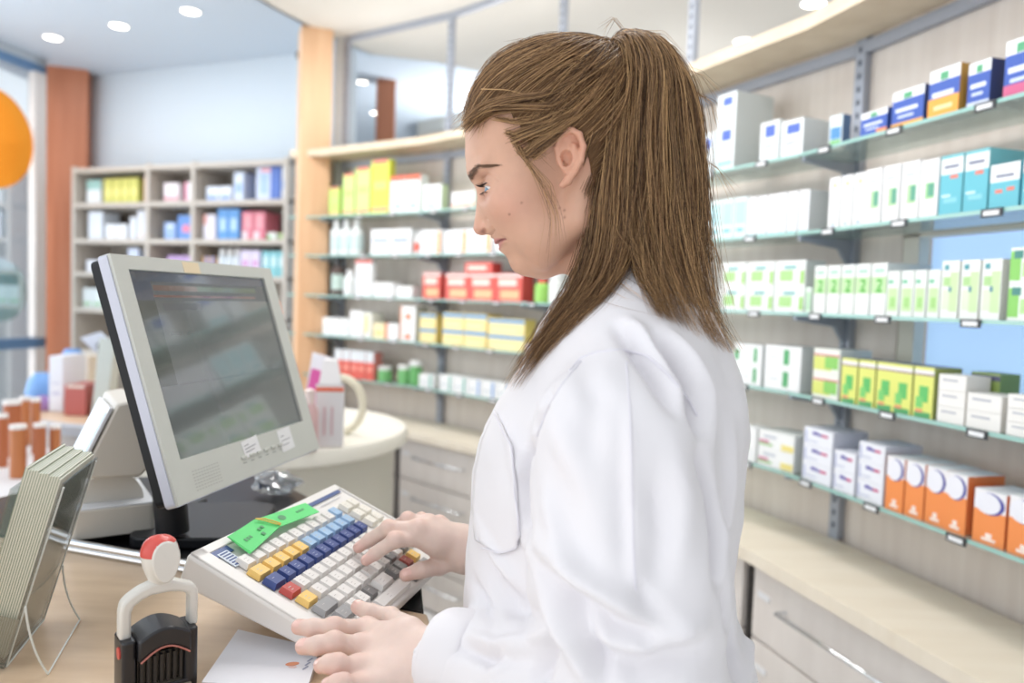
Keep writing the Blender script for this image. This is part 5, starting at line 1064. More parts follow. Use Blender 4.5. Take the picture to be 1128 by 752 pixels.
# ------------------------------------------------------------------ lab coat
COATM = bpy.data.materials.new('coat_cotton'); COATM.use_nodes = True; nt = COATM.node_tree; bs = nt.nodes['Principled BSDF']
bs.inputs['Base Color'].default_value = (*srgb((227, 225, 229)), 1); bs.inputs['Roughness'].default_value = .75; bs.inputs['Specular IOR Level'].default_value = .2; bs.inputs['Sheen Weight'].default_value = .15
tc = nt.nodes.new('ShaderNodeTexCoord'); wv = nt.nodes.new('ShaderNodeTexNoise'); wv.inputs['Scale'].default_value = 1400; wv.inputs['Detail'].default_value = 2
n3 = nt.nodes.new('ShaderNodeTexNoise'); n3.inputs['Scale'].default_value = 22; n3.inputs['Detail'].default_value = 4; ad = nt.nodes.new('ShaderNodeMath'); ad.operation = 'MULTIPLY_ADD'; ad.inputs[1].default_value = .25
bp = nt.nodes.new('ShaderNodeBump'); bp.inputs['Strength'].default_value = .25; bp.inputs['Distance'].default_value = .0012
nt.links.new(tc.outputs['Object'], wv.inputs['Vector']); nt.links.new(tc.outputs['Object'], n3.inputs['Vector']); nt.links.new(wv.outputs['Fac'], ad.inputs[0]); nt.links.new(n3.outputs['Fac'], ad.inputs[2]); nt.links.new(ad.outputs[0], bp.inputs['Height']); nt.links.new(bp.outputs[0], bs.inputs['Normal'])
# torso sections: picture row, front column, back column, half width (m)
sec = [(296, 640, 742, .055), (318, 622, 764, .085), (340, 608, 779, .118), (375, 590, 795, .150), (407, 574, 806, .170), (430, 561, 811, .178), (460, 543, 813, .182), (487, 528, 812, .182), (531, 519, 809, .180), (575, 517, 802, .176), (620, 514, 799, .174), (655, 511, 801, .176), (700, 510, 823, .184), (760, 506, 832, .192), (900, 492, 852, .215), (1100, 470, 880, .24)]
sz = []; sf = []; sb = []; sw_ = []
for y, xf, xb, hw in sec:
    pf, pb = aty(xf, y, .745), aty(xb, y, .745); sz.append(float((pf[2]+pb[2])/2)); sf.append(float(pf[0])); sb.append(float(pb[0])); sw_.append(hw)
sz, sf, sb, sw_ = (np.array(q)[::-1] for q in (sz, sf, sb, sw_))
def torso(G):
    x, y, z = G; zz = z[0, 0, :]; f_, b_, w_ = (np.interp(zz, sz, q)[None, None, :] for q in (sf, sb, sw_)); cx_ = (f_+b_)/2; a_ = (b_-f_)/2
    ex = 2.25; k = (np.abs((x-cx_)/a_)**ex+np.abs((y-.758)/w_)**ex)**(1/ex); return (k-1)*np.minimum(a_, w_)
lcz = d0(497, 727, .648)
def sleeve(G, sj, ej, wj, r):
    s = cap(G, sj, ej*.5+sj*.5, r[0], r[1]); s = smin(s, cap(G, ej*.5+sj*.5, ej, r[1], r[2]), .03); s = smin(s, cap(G, ej, (ej+wj)/2, r[2], r[3]), .02); return smin(s, cap(G, (ej+wj)/2, wj, r[3], r[4]), .02)
SLc = A3(.088, .592, 1.290); ELc = A3(.102, .556, 1.098)
def line3(P, G, r, s, k, sub=False):
    for i in range(len(P)-1):
        q = cap(G, P[i], P[i+1], r[i] if hasattr(r, '__len__') else r, r[i+1] if hasattr(r, '__len__') else r); s = smax(s, -q, k) if sub else smin(s, q, k)
    return s
def coat(G):
    x, y, z = G
    s = torso(G)
    s = smin(s, cap(G, (.118, .70, 1.395), (.100, .60, 1.340), .030, .030), .05)
    s = smin(s, cap(G, (.118, .82, 1.395), (.100, .92, 1.340), .030, .030), .05)
    aL = sleeve(G, SLc, ELc, lcz, (.072, .070, .066, .054, .0405)); aR = sleeve(G, A3(.095, .925, 1.29), ERj, rw2+A3(.005, .004, -.004), (.070, .066, .062, .05, .038))
    s = smin(s, aL, .014); s = smin(s, aR, .02)
    n = (np.sin(x*61+z*23+np.sin(y*40)*1.3)*np.sin(z*47-x*30+y*13)*.0016+np.sin(x*118+z*76+y*30)*np.sin(z*90-y*77)*.0007).astype(np.float32)
    s = s+n
    m = np.abs(s) < .03
    return s, aL
lo = np.array([-.13, .44, .60]); hi = np.array([.36, 1.12, 1.46]); hC = .004
G = grid(lo, hi, hC); cs, aL = coat(G)
cs = smax(cs, -(cap(G, lcz+nrm(lcz-ELc)*.050, lcz+nrm(lcz-ELc)*.09, .052, .052)), .002)
# open the sleeve end and the hem
Vc, Qc = nets(cs, lo, hC)
bv0 = BVHTree.FromPolygons([tuple(p) for p in Vc.tolist()], Qc.tolist())
def hitpx(bv, x, y):
    d = ray(x, y); r = bv.ray_cast(Vector(CAM), Vector(d).normalized(), 5)
    return None if r[0] is None else (np.array(r[0]), np.array(r[1]))
# folds traced from the photograph: ridge (+) and groove (-) strokes laid on the cloth, pushed along its normal
folds = [  # points, half width (m), height (m)
 ([(690, 352), (712, 372), (735, 402), (752, 440)], .007, .0045), ([(680, 358), (700, 382), (722, 412), (742, 450)], .007, -.0075),
 ([(722, 372), (742, 398), (760, 432), (770, 470)], .008, -.011), ([(735, 365), (757, 395), (775, 432), (784, 480)], .009, .005),
 ([(772, 500), (786, 545), (792, 590), (793, 640)], .008, -.009), ([(806, 470), (803, 530), (798, 600)], .010, .003),
 ([(693, 452), (695, 520), (698, 590), (700, 660)], .004, .0020), ([(684, 455), (687, 560), (690, 640)], .009, -.0018),
 ([(592, 600), (640, 640), (690, 672), (745, 690)], .010, .0055), ([(590, 622), (630, 660), (680, 690), (730, 702)], .010, -.0065),
 ([(598, 660), (628, 705), (650, 752)], .009, .005), ([(618, 655), (646, 700), (668, 752)], .008, -.0055),
 ([(640, 720), (700, 735), (770, 718)], .010, -.006), ([(650, 700), (710, 712), (775, 690)], .009, .0045),
 ([(520, 700), (545, 712), (575, 706), (600, 696)], .006, .004), ([(505, 712), (540, 726), (580, 722)], .006, -.0045),
 ([(540, 740), (560, 722), (590, 712)], .006, .004), ([(610, 700), (600, 730), (592, 752)], .008, -.006),
 ([(604, 430), (588, 470), (578, 530), (584, 585)], .007, -.009), ([(560, 470), (572, 520), (578, 590), (592, 640)], .006, .0025),
 ([(530, 600), (545, 640), (570, 668), (596, 682)], .010, -.004), ([(525, 570), (548, 612), (575, 650)], .008, .0035),
 ([(522, 640), (532, 664), (545, 688)], .006, -.0035), ([(612, 470), (640, 520), (668, 600)], .014, .0025),
 ([(740, 480), (752, 550), (745, 620)], .014, .003), ([(722, 520), (730, 590), (722, 650)], .010, -.003),
 ([(800, 650), (806, 690), (812, 752)], .008, -.006), ([(810, 640), (820, 690), (824, 752)], .008, .004),
 ([(640, 400), (655, 440), (650, 500)], .012, -.0022), ([(700, 640), (712, 668), (742, 690)], .007, -.004), ([(600, 540), (615, 590), (640, 640)], .010, .003)]
Nn = None
def vnormals(V, Q):
    a = V[Q[:, 2]]-V[Q[:, 0]]; b = V[Q[:, 3]]-V[Q[:, 1]]; n = np.cross(a, b); N = np.zeros_like(V)
    for k in range(4): np.add.at(N, Q[:, k], n)
    return N/np.maximum(np.linalg.norm(N, axis=1, keepdims=True), 1e-9)
Nn = vnormals(Vc, Qc); disp = np.zeros(len(Vc))
for pts_, hw, hg in folds:
    P = []
    for i in range(len(pts_)-1):
        for t in np.linspace(0, 1, 6, endpoint=False): P.append((pts_[i][0]*(1-t)+pts_[i+1][0]*t, pts_[i][1]*(1-t)+pts_[i+1][1]*t))
    P.append(pts_[-1]); H3 = [hitpx(bv0, x, y) for x, y in P]; n_ = len(P); best = np.full(len(Vc), 9.); tt = np.zeros(len(Vc))
    H3 = [h[0] if h is not None else None for h in H3]
    for i in range(n_-1):
        if H3[i] is None or H3[i+1] is None or np.linalg.norm(H3[i]-H3[i+1]) > .05: continue
        a_, b_ = H3[i], H3[i+1]; d = b_-a_; L2 = max(d@d, 1e-9); t = np.clip((Vc-a_)@d/L2, 0, 1); ds = np.linalg.norm(Vc-a_-t[:, None]*d, axis=1)
        m = ds < best; best[m] = ds[m]; tt[m] = (i+t[m])/(n_-1)
    disp += 2.4*hg*np.exp(-(best/(hw*.88))**2)*np.sin(np.pi*np.clip(tt*.92+.04, 0, 1))**.6
near = np.clip((-Nn[:, 1]+.2)/.5, 0, 1)
Vc = Vc+Nn*(disp*near)[:, None]
LC = link('lab_coat', Vc, Qc, [COATM], PER, None, True, label='white cotton lab coat')
sd = LC.modifiers.new('solid', 'SMOOTH'); sd.factor = .5; sd.iterations = 1
sb_ = LC.modifiers.new('sub', 'SUBSURF'); sb_.levels = 1; sb_.render_levels = 1
bv1 = BVHTree.FromPolygons([tuple(p) for p in Vc.tolist()], Qc.tolist())
SEAM = mat('coat_seam', (222, 220, 228), .8)
def seam(pts_, nm, r=.0009, parent=None, off=.0003, label=None):
    P = []
    k_ = 8
    for i in range(len(pts_)-1):
        for t in np.linspace(0, 1, k_, endpoint=False): P.append((pts_[i][0]*(1-t)+pts_[i+1][0]*t, pts_[i][1]*(1-t)+pts_[i+1][1]*t))
    P.append(pts_[-1]); W = []
    for x, y in P:
        h = hitpx(bv1, x, y)
        if h is not None and (not W or np.linalg.norm(h[0]-W[-1]) < .03): W.append(h[0]+h[1]*off)
    if len(W) > 3:
        W = np.array(W)
        for _ in range(3): W[1:-1] = (W[:-2]+2*W[1:-1]+W[2:])/4
        b = MB(); b.tube(list(W), r, SEAM, 6, flat=.8); b.build(nm, parent or LC, smooth=True)
seam([(628, 408), (640, 394), (655, 388), (684, 385), (712, 391), (734, 410), (755, 434), (768, 458)], 'armhole_seam', .0010)
seam([(640, 398), (618, 425), (602, 452), (592, 480)], 'armhole_seam', .0008)
seam([(690, 398), (694, 450), (696, 520), (698, 600), (700, 650)], 'sleeve_seam', .0006)
def patch(cols_l, cols_r, nm, off=.0016, n1=16, n2=16, th=.0014, mt=COATM, parent=None):
    def along(P, t):
        L = len(P)-1; i = min(int(t*L), L-1); f_ = t*L-i; return np.array(P[i])*(1-f_)+np.array(P[i+1])*f_
    V = []
    for i in range(n1):
        a_, b_ = along(cols_l, i/(n1-1)), along(cols_r, i/(n1-1))
        for j in range(n2):
            p = a_+(b_-a_)*j/(n2-1); h = hitpx(bv1, *p)
            if h is None: h = (V[-1] if V else aty(p[0], p[1], .7), np.zeros(3)); V.append(h[0]); continue
            V.append(h[0]+h[1]*off)
    F = [(i*n2+j, i*n2+j+1, (i+1)*n2+j+1, (i+1)*n2+j) for i in range(n1-1) for j in range(n2-1)]
    o = link(nm, V, F, [mt], parent or LC, smooth=True); s = o.modifiers.new('solid', 'SOLIDIFY'); s.thickness = th; s.offset = 0; return o
pk = patch([(547, 454), (533, 484), (525, 520), (522, 560), (525, 594), (549, 610)], [(549, 456), (565, 492), (569, 540), (573, 590), (571, 602), (550, 611)], 'chest_pocket', parent=LC)
seam([(546, 453), (556, 474), (565, 493), (569, 543), (573, 594), (571, 603), (549, 611), (524, 597)], 'pocket_stitching', .0008, pk, off=.0026)
# collar: a standing band folded over, around the neck
b = MB(); cc = [];
for i in range(49):
    t = 2*math.pi*i/48
    cen_b = A3(.119, .752, 1.372); 
    front = (1+math.cos(t))/2      # 1 at the front
    dirv = A3(-math.cos(t), math.sin(t), 0)
    rb = .064 if abs(dirv[0]) > .7 else .060
    zt = 1.432-.0*front+.012*(1-front)-.030*front; 
    pb = cen_b+dirv*A3(.070, .066, 0)+A3(0, 0, -.012-.026*front); ptp = A3(.107, .752, 0)+dirv*A3(.0585, .056, 0); ptp[2] = zt
    fold = A3(.110, .752, 0)+dirv*A3(.074, .071, 0); fold[2] = zt-.026
    cc.append((pb, ptp, fold))
V = []; 
for pb, ptp, fold in cc:
    for q in (pb, (pb+ptp)/2+A3(0, 0, .004), ptp, ptp*.5+fold*.5+A3(0, 0, .008), fold): V.append(q)
F = [(i*5+j, (i+1)*5+j, (i+1)*5+j+1, i*5+j+1) for i in range(48) for j in range(4)]
col_ = link('collar', V, F, [COATM], LC, smooth=True); s = col_.modifiers.new('solid', 'SOLIDIFY'); s.thickness = .0024; s.offset = 0; q = col_.modifiers.new('sub', 'SUBSURF'); q.levels = 2; q.render_levels = 2
# turned cuff on the near sleeve
ax_ = nrm(lcz-ELc); e1_ = nrm(np.cross(ax_, up)); e2_ = np.cross(e1_, ax_)
b = MB(); prf = [(.0365, .006), (.0385, .010), (.0425, .0085), (.0440, -.004), (.0445, -.016), (.0440, -.027), (.0405, -.030)]
n_ = 40; V = []
for r, s_ in prf:
    for j in range(n_):
        t = 2*math.pi*j/n_; rr = r*(1+.03*math.sin(3*t+1)+.012*math.sin(7*t)); V.append(lcz+ax_*(s_+.0025*math.sin(2*t))+(e1_*math.cos(t)+e2_*math.sin(t)*1.02)*rr)
F = [(i*n_+j, i*n_+(j+1) % n_, (i+1)*n_+(j+1) % n_, (i+1)*n_+j) for i in range(len(prf)-1) for j in range(n_)]
cf = link('cuff', V, F, [COATM], LC, smooth=True); s = cf.modifiers.new('solid', 'SOLIDIFY'); s.thickness = .002; s.offset = 0; q = cf.modifiers.new('sub', 'SUBSURF'); q.levels = 2; q.render_levels = 2
# back half-belt / vent edge and the trousers and shoes below
TR = mat('trousers', (226, 226, 230), .8); b = MB()
for yy in (.68, .84): b.tube([A3(.12, yy, .66), A3(.125, yy, .5), A3(.12, yy, .3), A3(.13, yy, .09)], [.085, .075, .06, .062], TR, 20)
b.build('trousers', PER, smooth=True)
b = MB()
for yy in (.68, .84):
    P = [(-.11, .0), (-.10, -.038), (-.02, -.044), (.10, -.036), (.155, -.03), (.165, 0), (.155, .03), (.10, .036), (-.02, .044), (-.10, .038)]
    b.prism([A3(x+.06, yy+y_, .001) for x, y_ in P], up*.03, mat('shoe_white', (226, 226, 226), .5)); b.tube([A3(-.03, yy, .035), A3(.05, yy, .055), A3(.13, yy, .075), A3(.19, yy, .06)], [.025, .04, .046, .03], mat('shoe_white', (226, 226, 226), .5), 14)
b.build('shoes', PER, smooth=True)
# ================================================================== HAIR
def skull_pts(P):   # signed distance and gradient of the skull at points in head units
    G = (P[:, 0], P[:, 1], P[:, 2]); s = head_big(G); return smin(s, cap(G, (662, 232, 0), (690, 352, 0), 46, 50), 16)
def skull_grad(P):
    e = .6; g = np.stack([skull_pts(P+np.eye(3)[i]*e)-skull_pts(P-np.eye(3)[i]*e) for i in range(3)], 1)/(2*e); return g/np.maximum(np.linalg.norm(g, axis=1, keepdims=True), 1e-6)
HU = [495, 508, 514, 522, 532, 546, 560, 572, 582, 596, 606, 616, 630, 640, 648, 656, 664, 674, 740]
HV = [152, 152, 152, 146, 138, 136, 146, 164, 183, 180, 170, 164, 166, 186, 216, 240, 262, 280, 292]
hb = lambda u: np.interp(u, HU, HV)
g1_ = grid((500, 40, -96), (745, 310, 96), 2.0); fl = head_big(g1_); fl = smin(fl, cap(g1_, (662, 232, 0), (690, 352, 0), 46, 50), 16)-2.8
fl = fl+(1.3*np.sin(g1_[0]*.16+g1_[1]*.10)*np.sin(g1_[2]*.13+g1_[1]*.05)).astype(np.float32)
lim = np.interp(g1_[0], HU, HV)-2-9*np.exp(-((g1_[0]-572)/16)**2)+2.5*np.sin(g1_[0]*.8+g1_[2]*.3)+1.5*np.sin(g1_[0]*1.7); fl = smax(fl, (g1_[1]-lim)*.30, 2)
Vh, Qh = nets(fl, (500, 40, -96), 2.0); Qh = Qh[:, ::-1]
HB = bpy.data.materials.new('hair_base'); HB.use_nodes = True; bs = HB.node_tree.nodes['Principled BSDF']; bs.inputs['Base Color'].default_value = (*srgb((104, 78, 54)), 1); bs.inputs['Roughness'].default_value = .75; bs.inputs['Specular IOR Level'].default_value = .15
HAIR = link('hair', H2W(Vh), Qh, [HB], PER, None, True, label='brown hair combed back')
HM = bpy.data.materials.new('hair_strands'); HM.use_nodes = True; nt = HM.node_tree; bs = nt.nodes['Principled BSDF']; at_ = nt.nodes.new('ShaderNodeAttribute'); at_.attribute_name = 'strand'
nt.links.new(at_.outputs['Color'], bs.inputs['Base Color']); bs.inputs['Roughness'].default_value = .4; bs.inputs['Specular IOR Level'].default_value = .4
def strands(name, curves, rad, colr, parent, label=None):
    # curves: (n, k, 3) world, rad: (n, k), colr: (n, 3)
    n, k, _ = curves.shape; T = np.zeros_like(curves); T[:, 1:-1] = curves[:, 2:]-curves[:, :-2]; T[:, 0] = curves[:, 1]-curves[:, 0]; T[:, -1] = curves[:, -1]-curves[:, -2]
    T /= np.maximum(np.linalg.norm(T, axis=2, keepdims=True), 1e-9); ref = np.array([.25, .9, .35]); A = np.cross(T, ref); A /= np.maximum(np.linalg.norm(A, axis=2, keepdims=True), 1e-9); B = np.cross(T, A)
    V = np.stack([curves+(A*math.cos(t)+B*math.sin(t))*rad[:, :, None] for t in (0, 2.094, 4.189)], 2)   # n,k,3,3
    idx = np.arange(n*k*3).reshape(n, k, 3); F = []
    for j in range(3):
        F.append(np.stack([idx[:, :-1, j], idx[:, 1:, j], idx[:, 1:, (j+1) % 3], idx[:, :-1, (j+1) % 3]], -1).reshape(-1, 4))
    F = np.concatenate(F); o = link(name, V.reshape(-1, 3), F, [HM], parent, None, True, label=label)
    ca = o.data.color_attributes.new('strand', 'FLOAT_COLOR', 'POINT'); c = np.repeat(colr, k*3, axis=0); ca.data.foreach_set('color', np.concatenate([c, np.ones((len(c), 1))], 1).astype(np.float32).ravel()); return o
C_D, C_M, C_L = (np.array(srgb(c)) for c in ((56, 39, 27), (122, 89, 60), (212, 170, 120)))
def strand_cols(n, light=.22, rg=None):
    t = rng.random(n); c = np.where((t < .42)[:, None], C_D+(C_M-C_D)*rng.random((n, 1)), C_M+(C_L-C_M)*(rng.random((n, 1))**2)*1.0)
    hl = rng.random(n) < light; c[hl] = C_M+(C_L-C_M)*(.5+.5*rng.random((hl.sum(), 1))); return c*(.9+.2*rng.random((n, 1)))
TIE = np.array([668., 74., 0.])
# ---- combed strands on the head
NS = 5600; roots = []
while len(roots) < NS:
    q = rng.normal(size=(6000, 3)); q /= np.linalg.norm(q, axis=1, keepdims=True); p = np.array([622., 165., 0])+q*np.array([112, 120, 84])
    for _ in range(5): p -= (skull_pts(p)-3)[:, None]*skull_grad(p)*.9
    m = (p[:, 1] < hb(p[:, 0])+2) & (np.linalg.norm(p-TIE, axis=1) > 14) & (p[:, 0] < 735) & (p[:, 1] < 285); roots += list(p[m])
roots = np.array(roots[:NS])
# denser along the hairline
nearline = np.abs(roots[:, 1]-hb(roots[:, 0])) < 10
K_ = 20; t = np.linspace(0, 1, K_); P = np.zeros((NS, K_, 3)); P[:, 0] = roots
clump = np.floor(np.arctan2(roots[:, 2], roots[:, 1]-TIE[1]+.1)*16); ph = rng.random(NS)*6.28
lift = 3.0+5.5*rng.random(NS)
tie_off = rng.normal(size=(NS, 3))*np.array([5, 4, 9])
for k in range(1, K_):
    s_ = t[k]; tgt = TIE+tie_off; base = roots*(1-s_)+tgt*s_
    # bow the path: strands sweep back first, then rise to the tie
    base = base+np.stack([np.sin(math.pi*s_)*12*(roots[:, 1] > 100), np.sin(math.pi*s_)*np.where(roots[:, 0] < 585, -9, 5)*(roots[:, 1] > 95), 0*roots[:, 0]], 1)
    base[:, 2] += np.sign(roots[:, 2])*np.sin(math.pi*s_)*20*np.clip(np.abs(roots[:, 2])/40, 0, 1)
    for _ in range(6):
        d_ = skull_pts(base); lvl = lift*(1+.55*np.sin(clump*2.1)*np.sin(math.pi*s_))+2*math.sin(math.pi*s_)+8*s_**6; base -= (d_-lvl)[:, None]*skull_grad(base)*.8
    base += np.stack([np.sin(clump*1.7+s_*7)*1.6, np.cos(clump*2.3+s_*6)*1.8, np.sin(clump*3.1+s_*5)*1.6], 1)*math.sin(math.pi*s_)+rng.normal(size=(NS, 3))*.22
    P[:, k] = base
for _ in range(2): P[:, 1:-1] = (P[:, :-2]+2*P[:, 1:-1]+P[:, 2:])/4
rad = np.tile(.00022*(.35+.75*np.sin(np.clip(t*1.0+.12, 0, 1)*math.pi*.55+.1)), (NS, 1))*(.7+.6*rng.random((NS, 1)))
strands('combed_strands', H2W(P.reshape(-1, 3)).reshape(P.shape), rad, strand_cols(NS, .18), HAIR)
# ---- guide curves through picture points
def cat(P, n):
    P = np.array(P, float); L = np.r_[0, np.cumsum(np.linalg.norm(np.diff(P[:, :2], axis=0), axis=1))]; L /= L[-1]; s_ = np.linspace(0, 1, n)
    # smooth (Catmull-Rom like) by oversampled linear + averaging
    s2 = np.linspace(0, 1, 120); Q = np.stack([np.interp(s2, L, P[:, i]) for i in range(P.shape[1])], 1)
    for _ in range(28): Q[1:-1] = (Q[:-2]+2*Q[1:-1]+Q[2:])/4
    return np.stack([np.interp(s_, s2, Q[:, i]) for i in range(P.shape[1])], 1)
KN = 30
GL = [  # (picture x, picture y, depth w towards camera in mid-plane px)  ordered from the left edge of the tail to the right edge
 [(668, 74, 6), (670, 44, 14), (674, 78, 24), (669, 132, 32), (664, 178, 34), (657, 224, 36), (655, 262, 40), (640, 305, 60), (606, 356, 75), (578, 396, 70), (556, 432, 55)],
 [(668, 74, 8), (676, 34, 18), (684, 74, 32), (677, 140, 40), (673, 190, 44), (668, 240, 50), (664, 286, 60), (648, 318, 80), (618, 352, 85), (590, 385, 80), (566, 420, 60)],
 [(670, 73, 6), (684, 27, 18), (698, 68, 36), (690, 140, 46), (686, 200, 52), (682, 250, 60), (680, 290, 72), (668, 318, 90), (640, 340, 95), (615, 362, 92), (596, 384, 85)],
 [(670, 72, 4), (694, 23, 16), (714, 62, 34), (706, 140, 46), (704, 200, 54), (703, 250, 66), (706, 292, 80), (712, 318, 98), (720, 328, 106), (726, 338, 108), (729, 346, 108)],
 [(670, 72, 2), (702, 22, 10), (728, 58, 28), (722, 130, 40), (722, 200, 50), (724, 250, 60), (730, 292, 74), (739, 318, 92), (746, 336, 98), (751, 348, 98), (756, 358, 98)],
 [(672, 72, 0), (712, 26, 4), (744, 66, 18), (744, 130, 28), (748, 200, 36), (752, 250, 44), (760, 295, 52), (770, 325, 58), (782, 350, 60), (794, 372, 60), (804, 386, 58)],
 [(672, 72, -4), (716, 30, -4), (748, 66, 4), (765, 106, 10), (770, 160, 14), (775, 215, 18), (777, 262, 24), (782, 300, 30), (790, 332, 34), (801, 360, 36), (815, 386, 36)],
]
GC = np.array([cat(g, KN) for g in GL])
NP_ = 8600; a_ = rng.random(NP_)**.96*(len(GL)-1); 
CLN = 190; cl_a = rng.random(CLN)*(len(GL)-1); cl_d = rng.random(CLN)*2-1; cid = rng.integers(0, CLN, NP_)
mix_ = .55+.4*rng.random(NP_); a_ = a_*(1-mix_)+cl_a[cid]*mix_; a_ = np.clip(a_+rng.normal(size=NP_)*.10, 0, len(GL)-1.001)
# keep the parting between the left sweep and the rest (guides 2 | 3)
i0 = np.floor(a_).astype(int); f_ = (a_-i0)[:, None, None]
drift = rng.normal(size=CLN)*.75; sN = np.linspace(0, 1, KN); A_ = a_[:, None]+drift[cid][:, None]*np.sin(sN*math.pi)[None]*1.0; A_ = np.clip(A_, 0, len(GL)-1.001); I_ = np.floor(A_).astype(int); F_ = (A_-I_)[:, :, None]; kk = np.arange(KN)[None]
PC = GC[I_, kk]*(1-F_)+GC[I_+1, kk]*F_
sN = np.linspace(0, 1, KN)
split = (i0 == 2); f2 = np.where((a_-i0) < .5, 0., 1.)[:, None]; wsp = np.clip((sN-.62)/.2, 0, 1)[None, :]; ff = f_[:, :, 0]*(1-wsp)+f2*wsp
wq = wsp[:, :, None]*np.ones((split.sum(), 1, 1)); PC[split] = PC[split]*(1-wq)+wq*(GC[2][None]*(1-ff[split][:, :, None])+GC[3][None]*ff[split][:, :, None])
dpt = (cl_d[cid]*.7+rng.normal(size=NP_)*.35); prof_d = np.interp(sN, [0, .06, .2, .5, .75, 1], [5, 12, 26, 30, 16, 4]); PC[:, :, 2] += dpt[:, None]*prof_d[None]
wob = rng.random((CLN, 4))*6.28; amp = np.interp(sN, [0, .15, .5, 1], [.3, 2.4, 5.0, 7.0])
PC[:, :, 0] += amp*np.sin(sN[None]*9+wob[cid, 0][:, None])*.8+np.interp(sN, [0, .3, 1], [0, .6, 1.8])*np.sin(sN[None]*17+rng.random(NP_)[:, None]*6.28)
PC[:, :, 2] += amp*np.sin(sN[None]*8+wob[cid, 1][:, None])
PC[:, :, 1] += amp*.4*np.sin(sN[None]*10+wob[cid, 2][:, None])
spr = rng.normal(size=(NP_, 1))*np.interp(sN, [0, .1, .5, .8, 1], [2.2, 3.4, 5, 4.5, 4.0])[None]; PC[:, :, 0] += spr; PC[:, :, 1] += spr*.15
# shorter strands end earlier
ends = np.clip(1-np.abs(rng.normal(size=NP_))*.20-(.12*rng.random(CLN)[cid])-(.1*rng.random(NP_))*((a_ > 2.5) & (a_ < 5)), .35, 1); ends = np.where(rng.random(NP_) < .12, 1, ends); ends = np.where(a_ < 2.2, 1-(1-ends)*.55, ends); S2 = sN[None]*ends[:, None]
lo_i = np.minimum((S2*(KN-1)).astype(int), KN-2); fr_ = S2*(KN-1)-lo_i; ar = np.arange(NP_)[:, None]; PC = PC[ar, lo_i]*(1-fr_[:, :, None])+PC[ar, lo_i+1]*fr_[:, :, None]
def px2w(P):   # picture x, y and w -> world
    Y = HY-P[..., 2]*HS; return aty(P[..., 0], P[..., 1], Y)
W = px2w(PC)
def clear(W, gap=(.002, .010), start=.45):   # lay hair on the coat and the neck rather than through them
    n, k, _ = W.shape; g_ = rng.uniform(*gap, n)
    for i in range(int(k*start), k):
        for j in range(n):
            p = W[j, i]; d = p-CAM; D = np.linalg.norm(d); r = bv1.ray_cast(Vector(CAM), Vector(d/D), 3)
            if r[0] is not None and r[3] < D+g_[j]: W[j, i] = CAM+d/D*(r[3]-g_[j])
    return W
W = clear(W)
sm_ = slice(int(KN*.4), KN-1)
for _ in range(3): W[:, 1:-1] = (W[:, :-2]+2*W[:, 1:-1]+W[:, 2:])/4
rad = .00024*np.interp(sN, [0, .1, .8, 1], [.9, 1, .8, .15])[None]*(.65+.7*rng.random((NP_, 1)))
clb = (.55+.75*rng.random(CLN))[cid][:, None]
TAIL = strands('ponytail', W, rad, np.clip(strand_cols(NP_, .22)*clb, 0, 1), PER, 'long brown ponytail falling over her shoulder')
b = MB(); tw_ = H2W(np.array([[668., 72, 0]]))[0]; axt = nrm(H2W([[690, 40, 0]])[0]-H2W([[660, 84, 0]])[0]); e1 = nrm(np.cross(axt, A3(0, 1, 0))); e2 = np.cross(axt, e1)
b.tube([tw_+(e1*math.cos(q)*.0125+e2*math.sin(q)*.0135) for q in np.linspace(0, 2*math.pi, 25)], .0032, mat('hair_tie', (48, 36, 30), .6), 8, cap=False); b.build('hair_tie', TAIL, smooth=True)
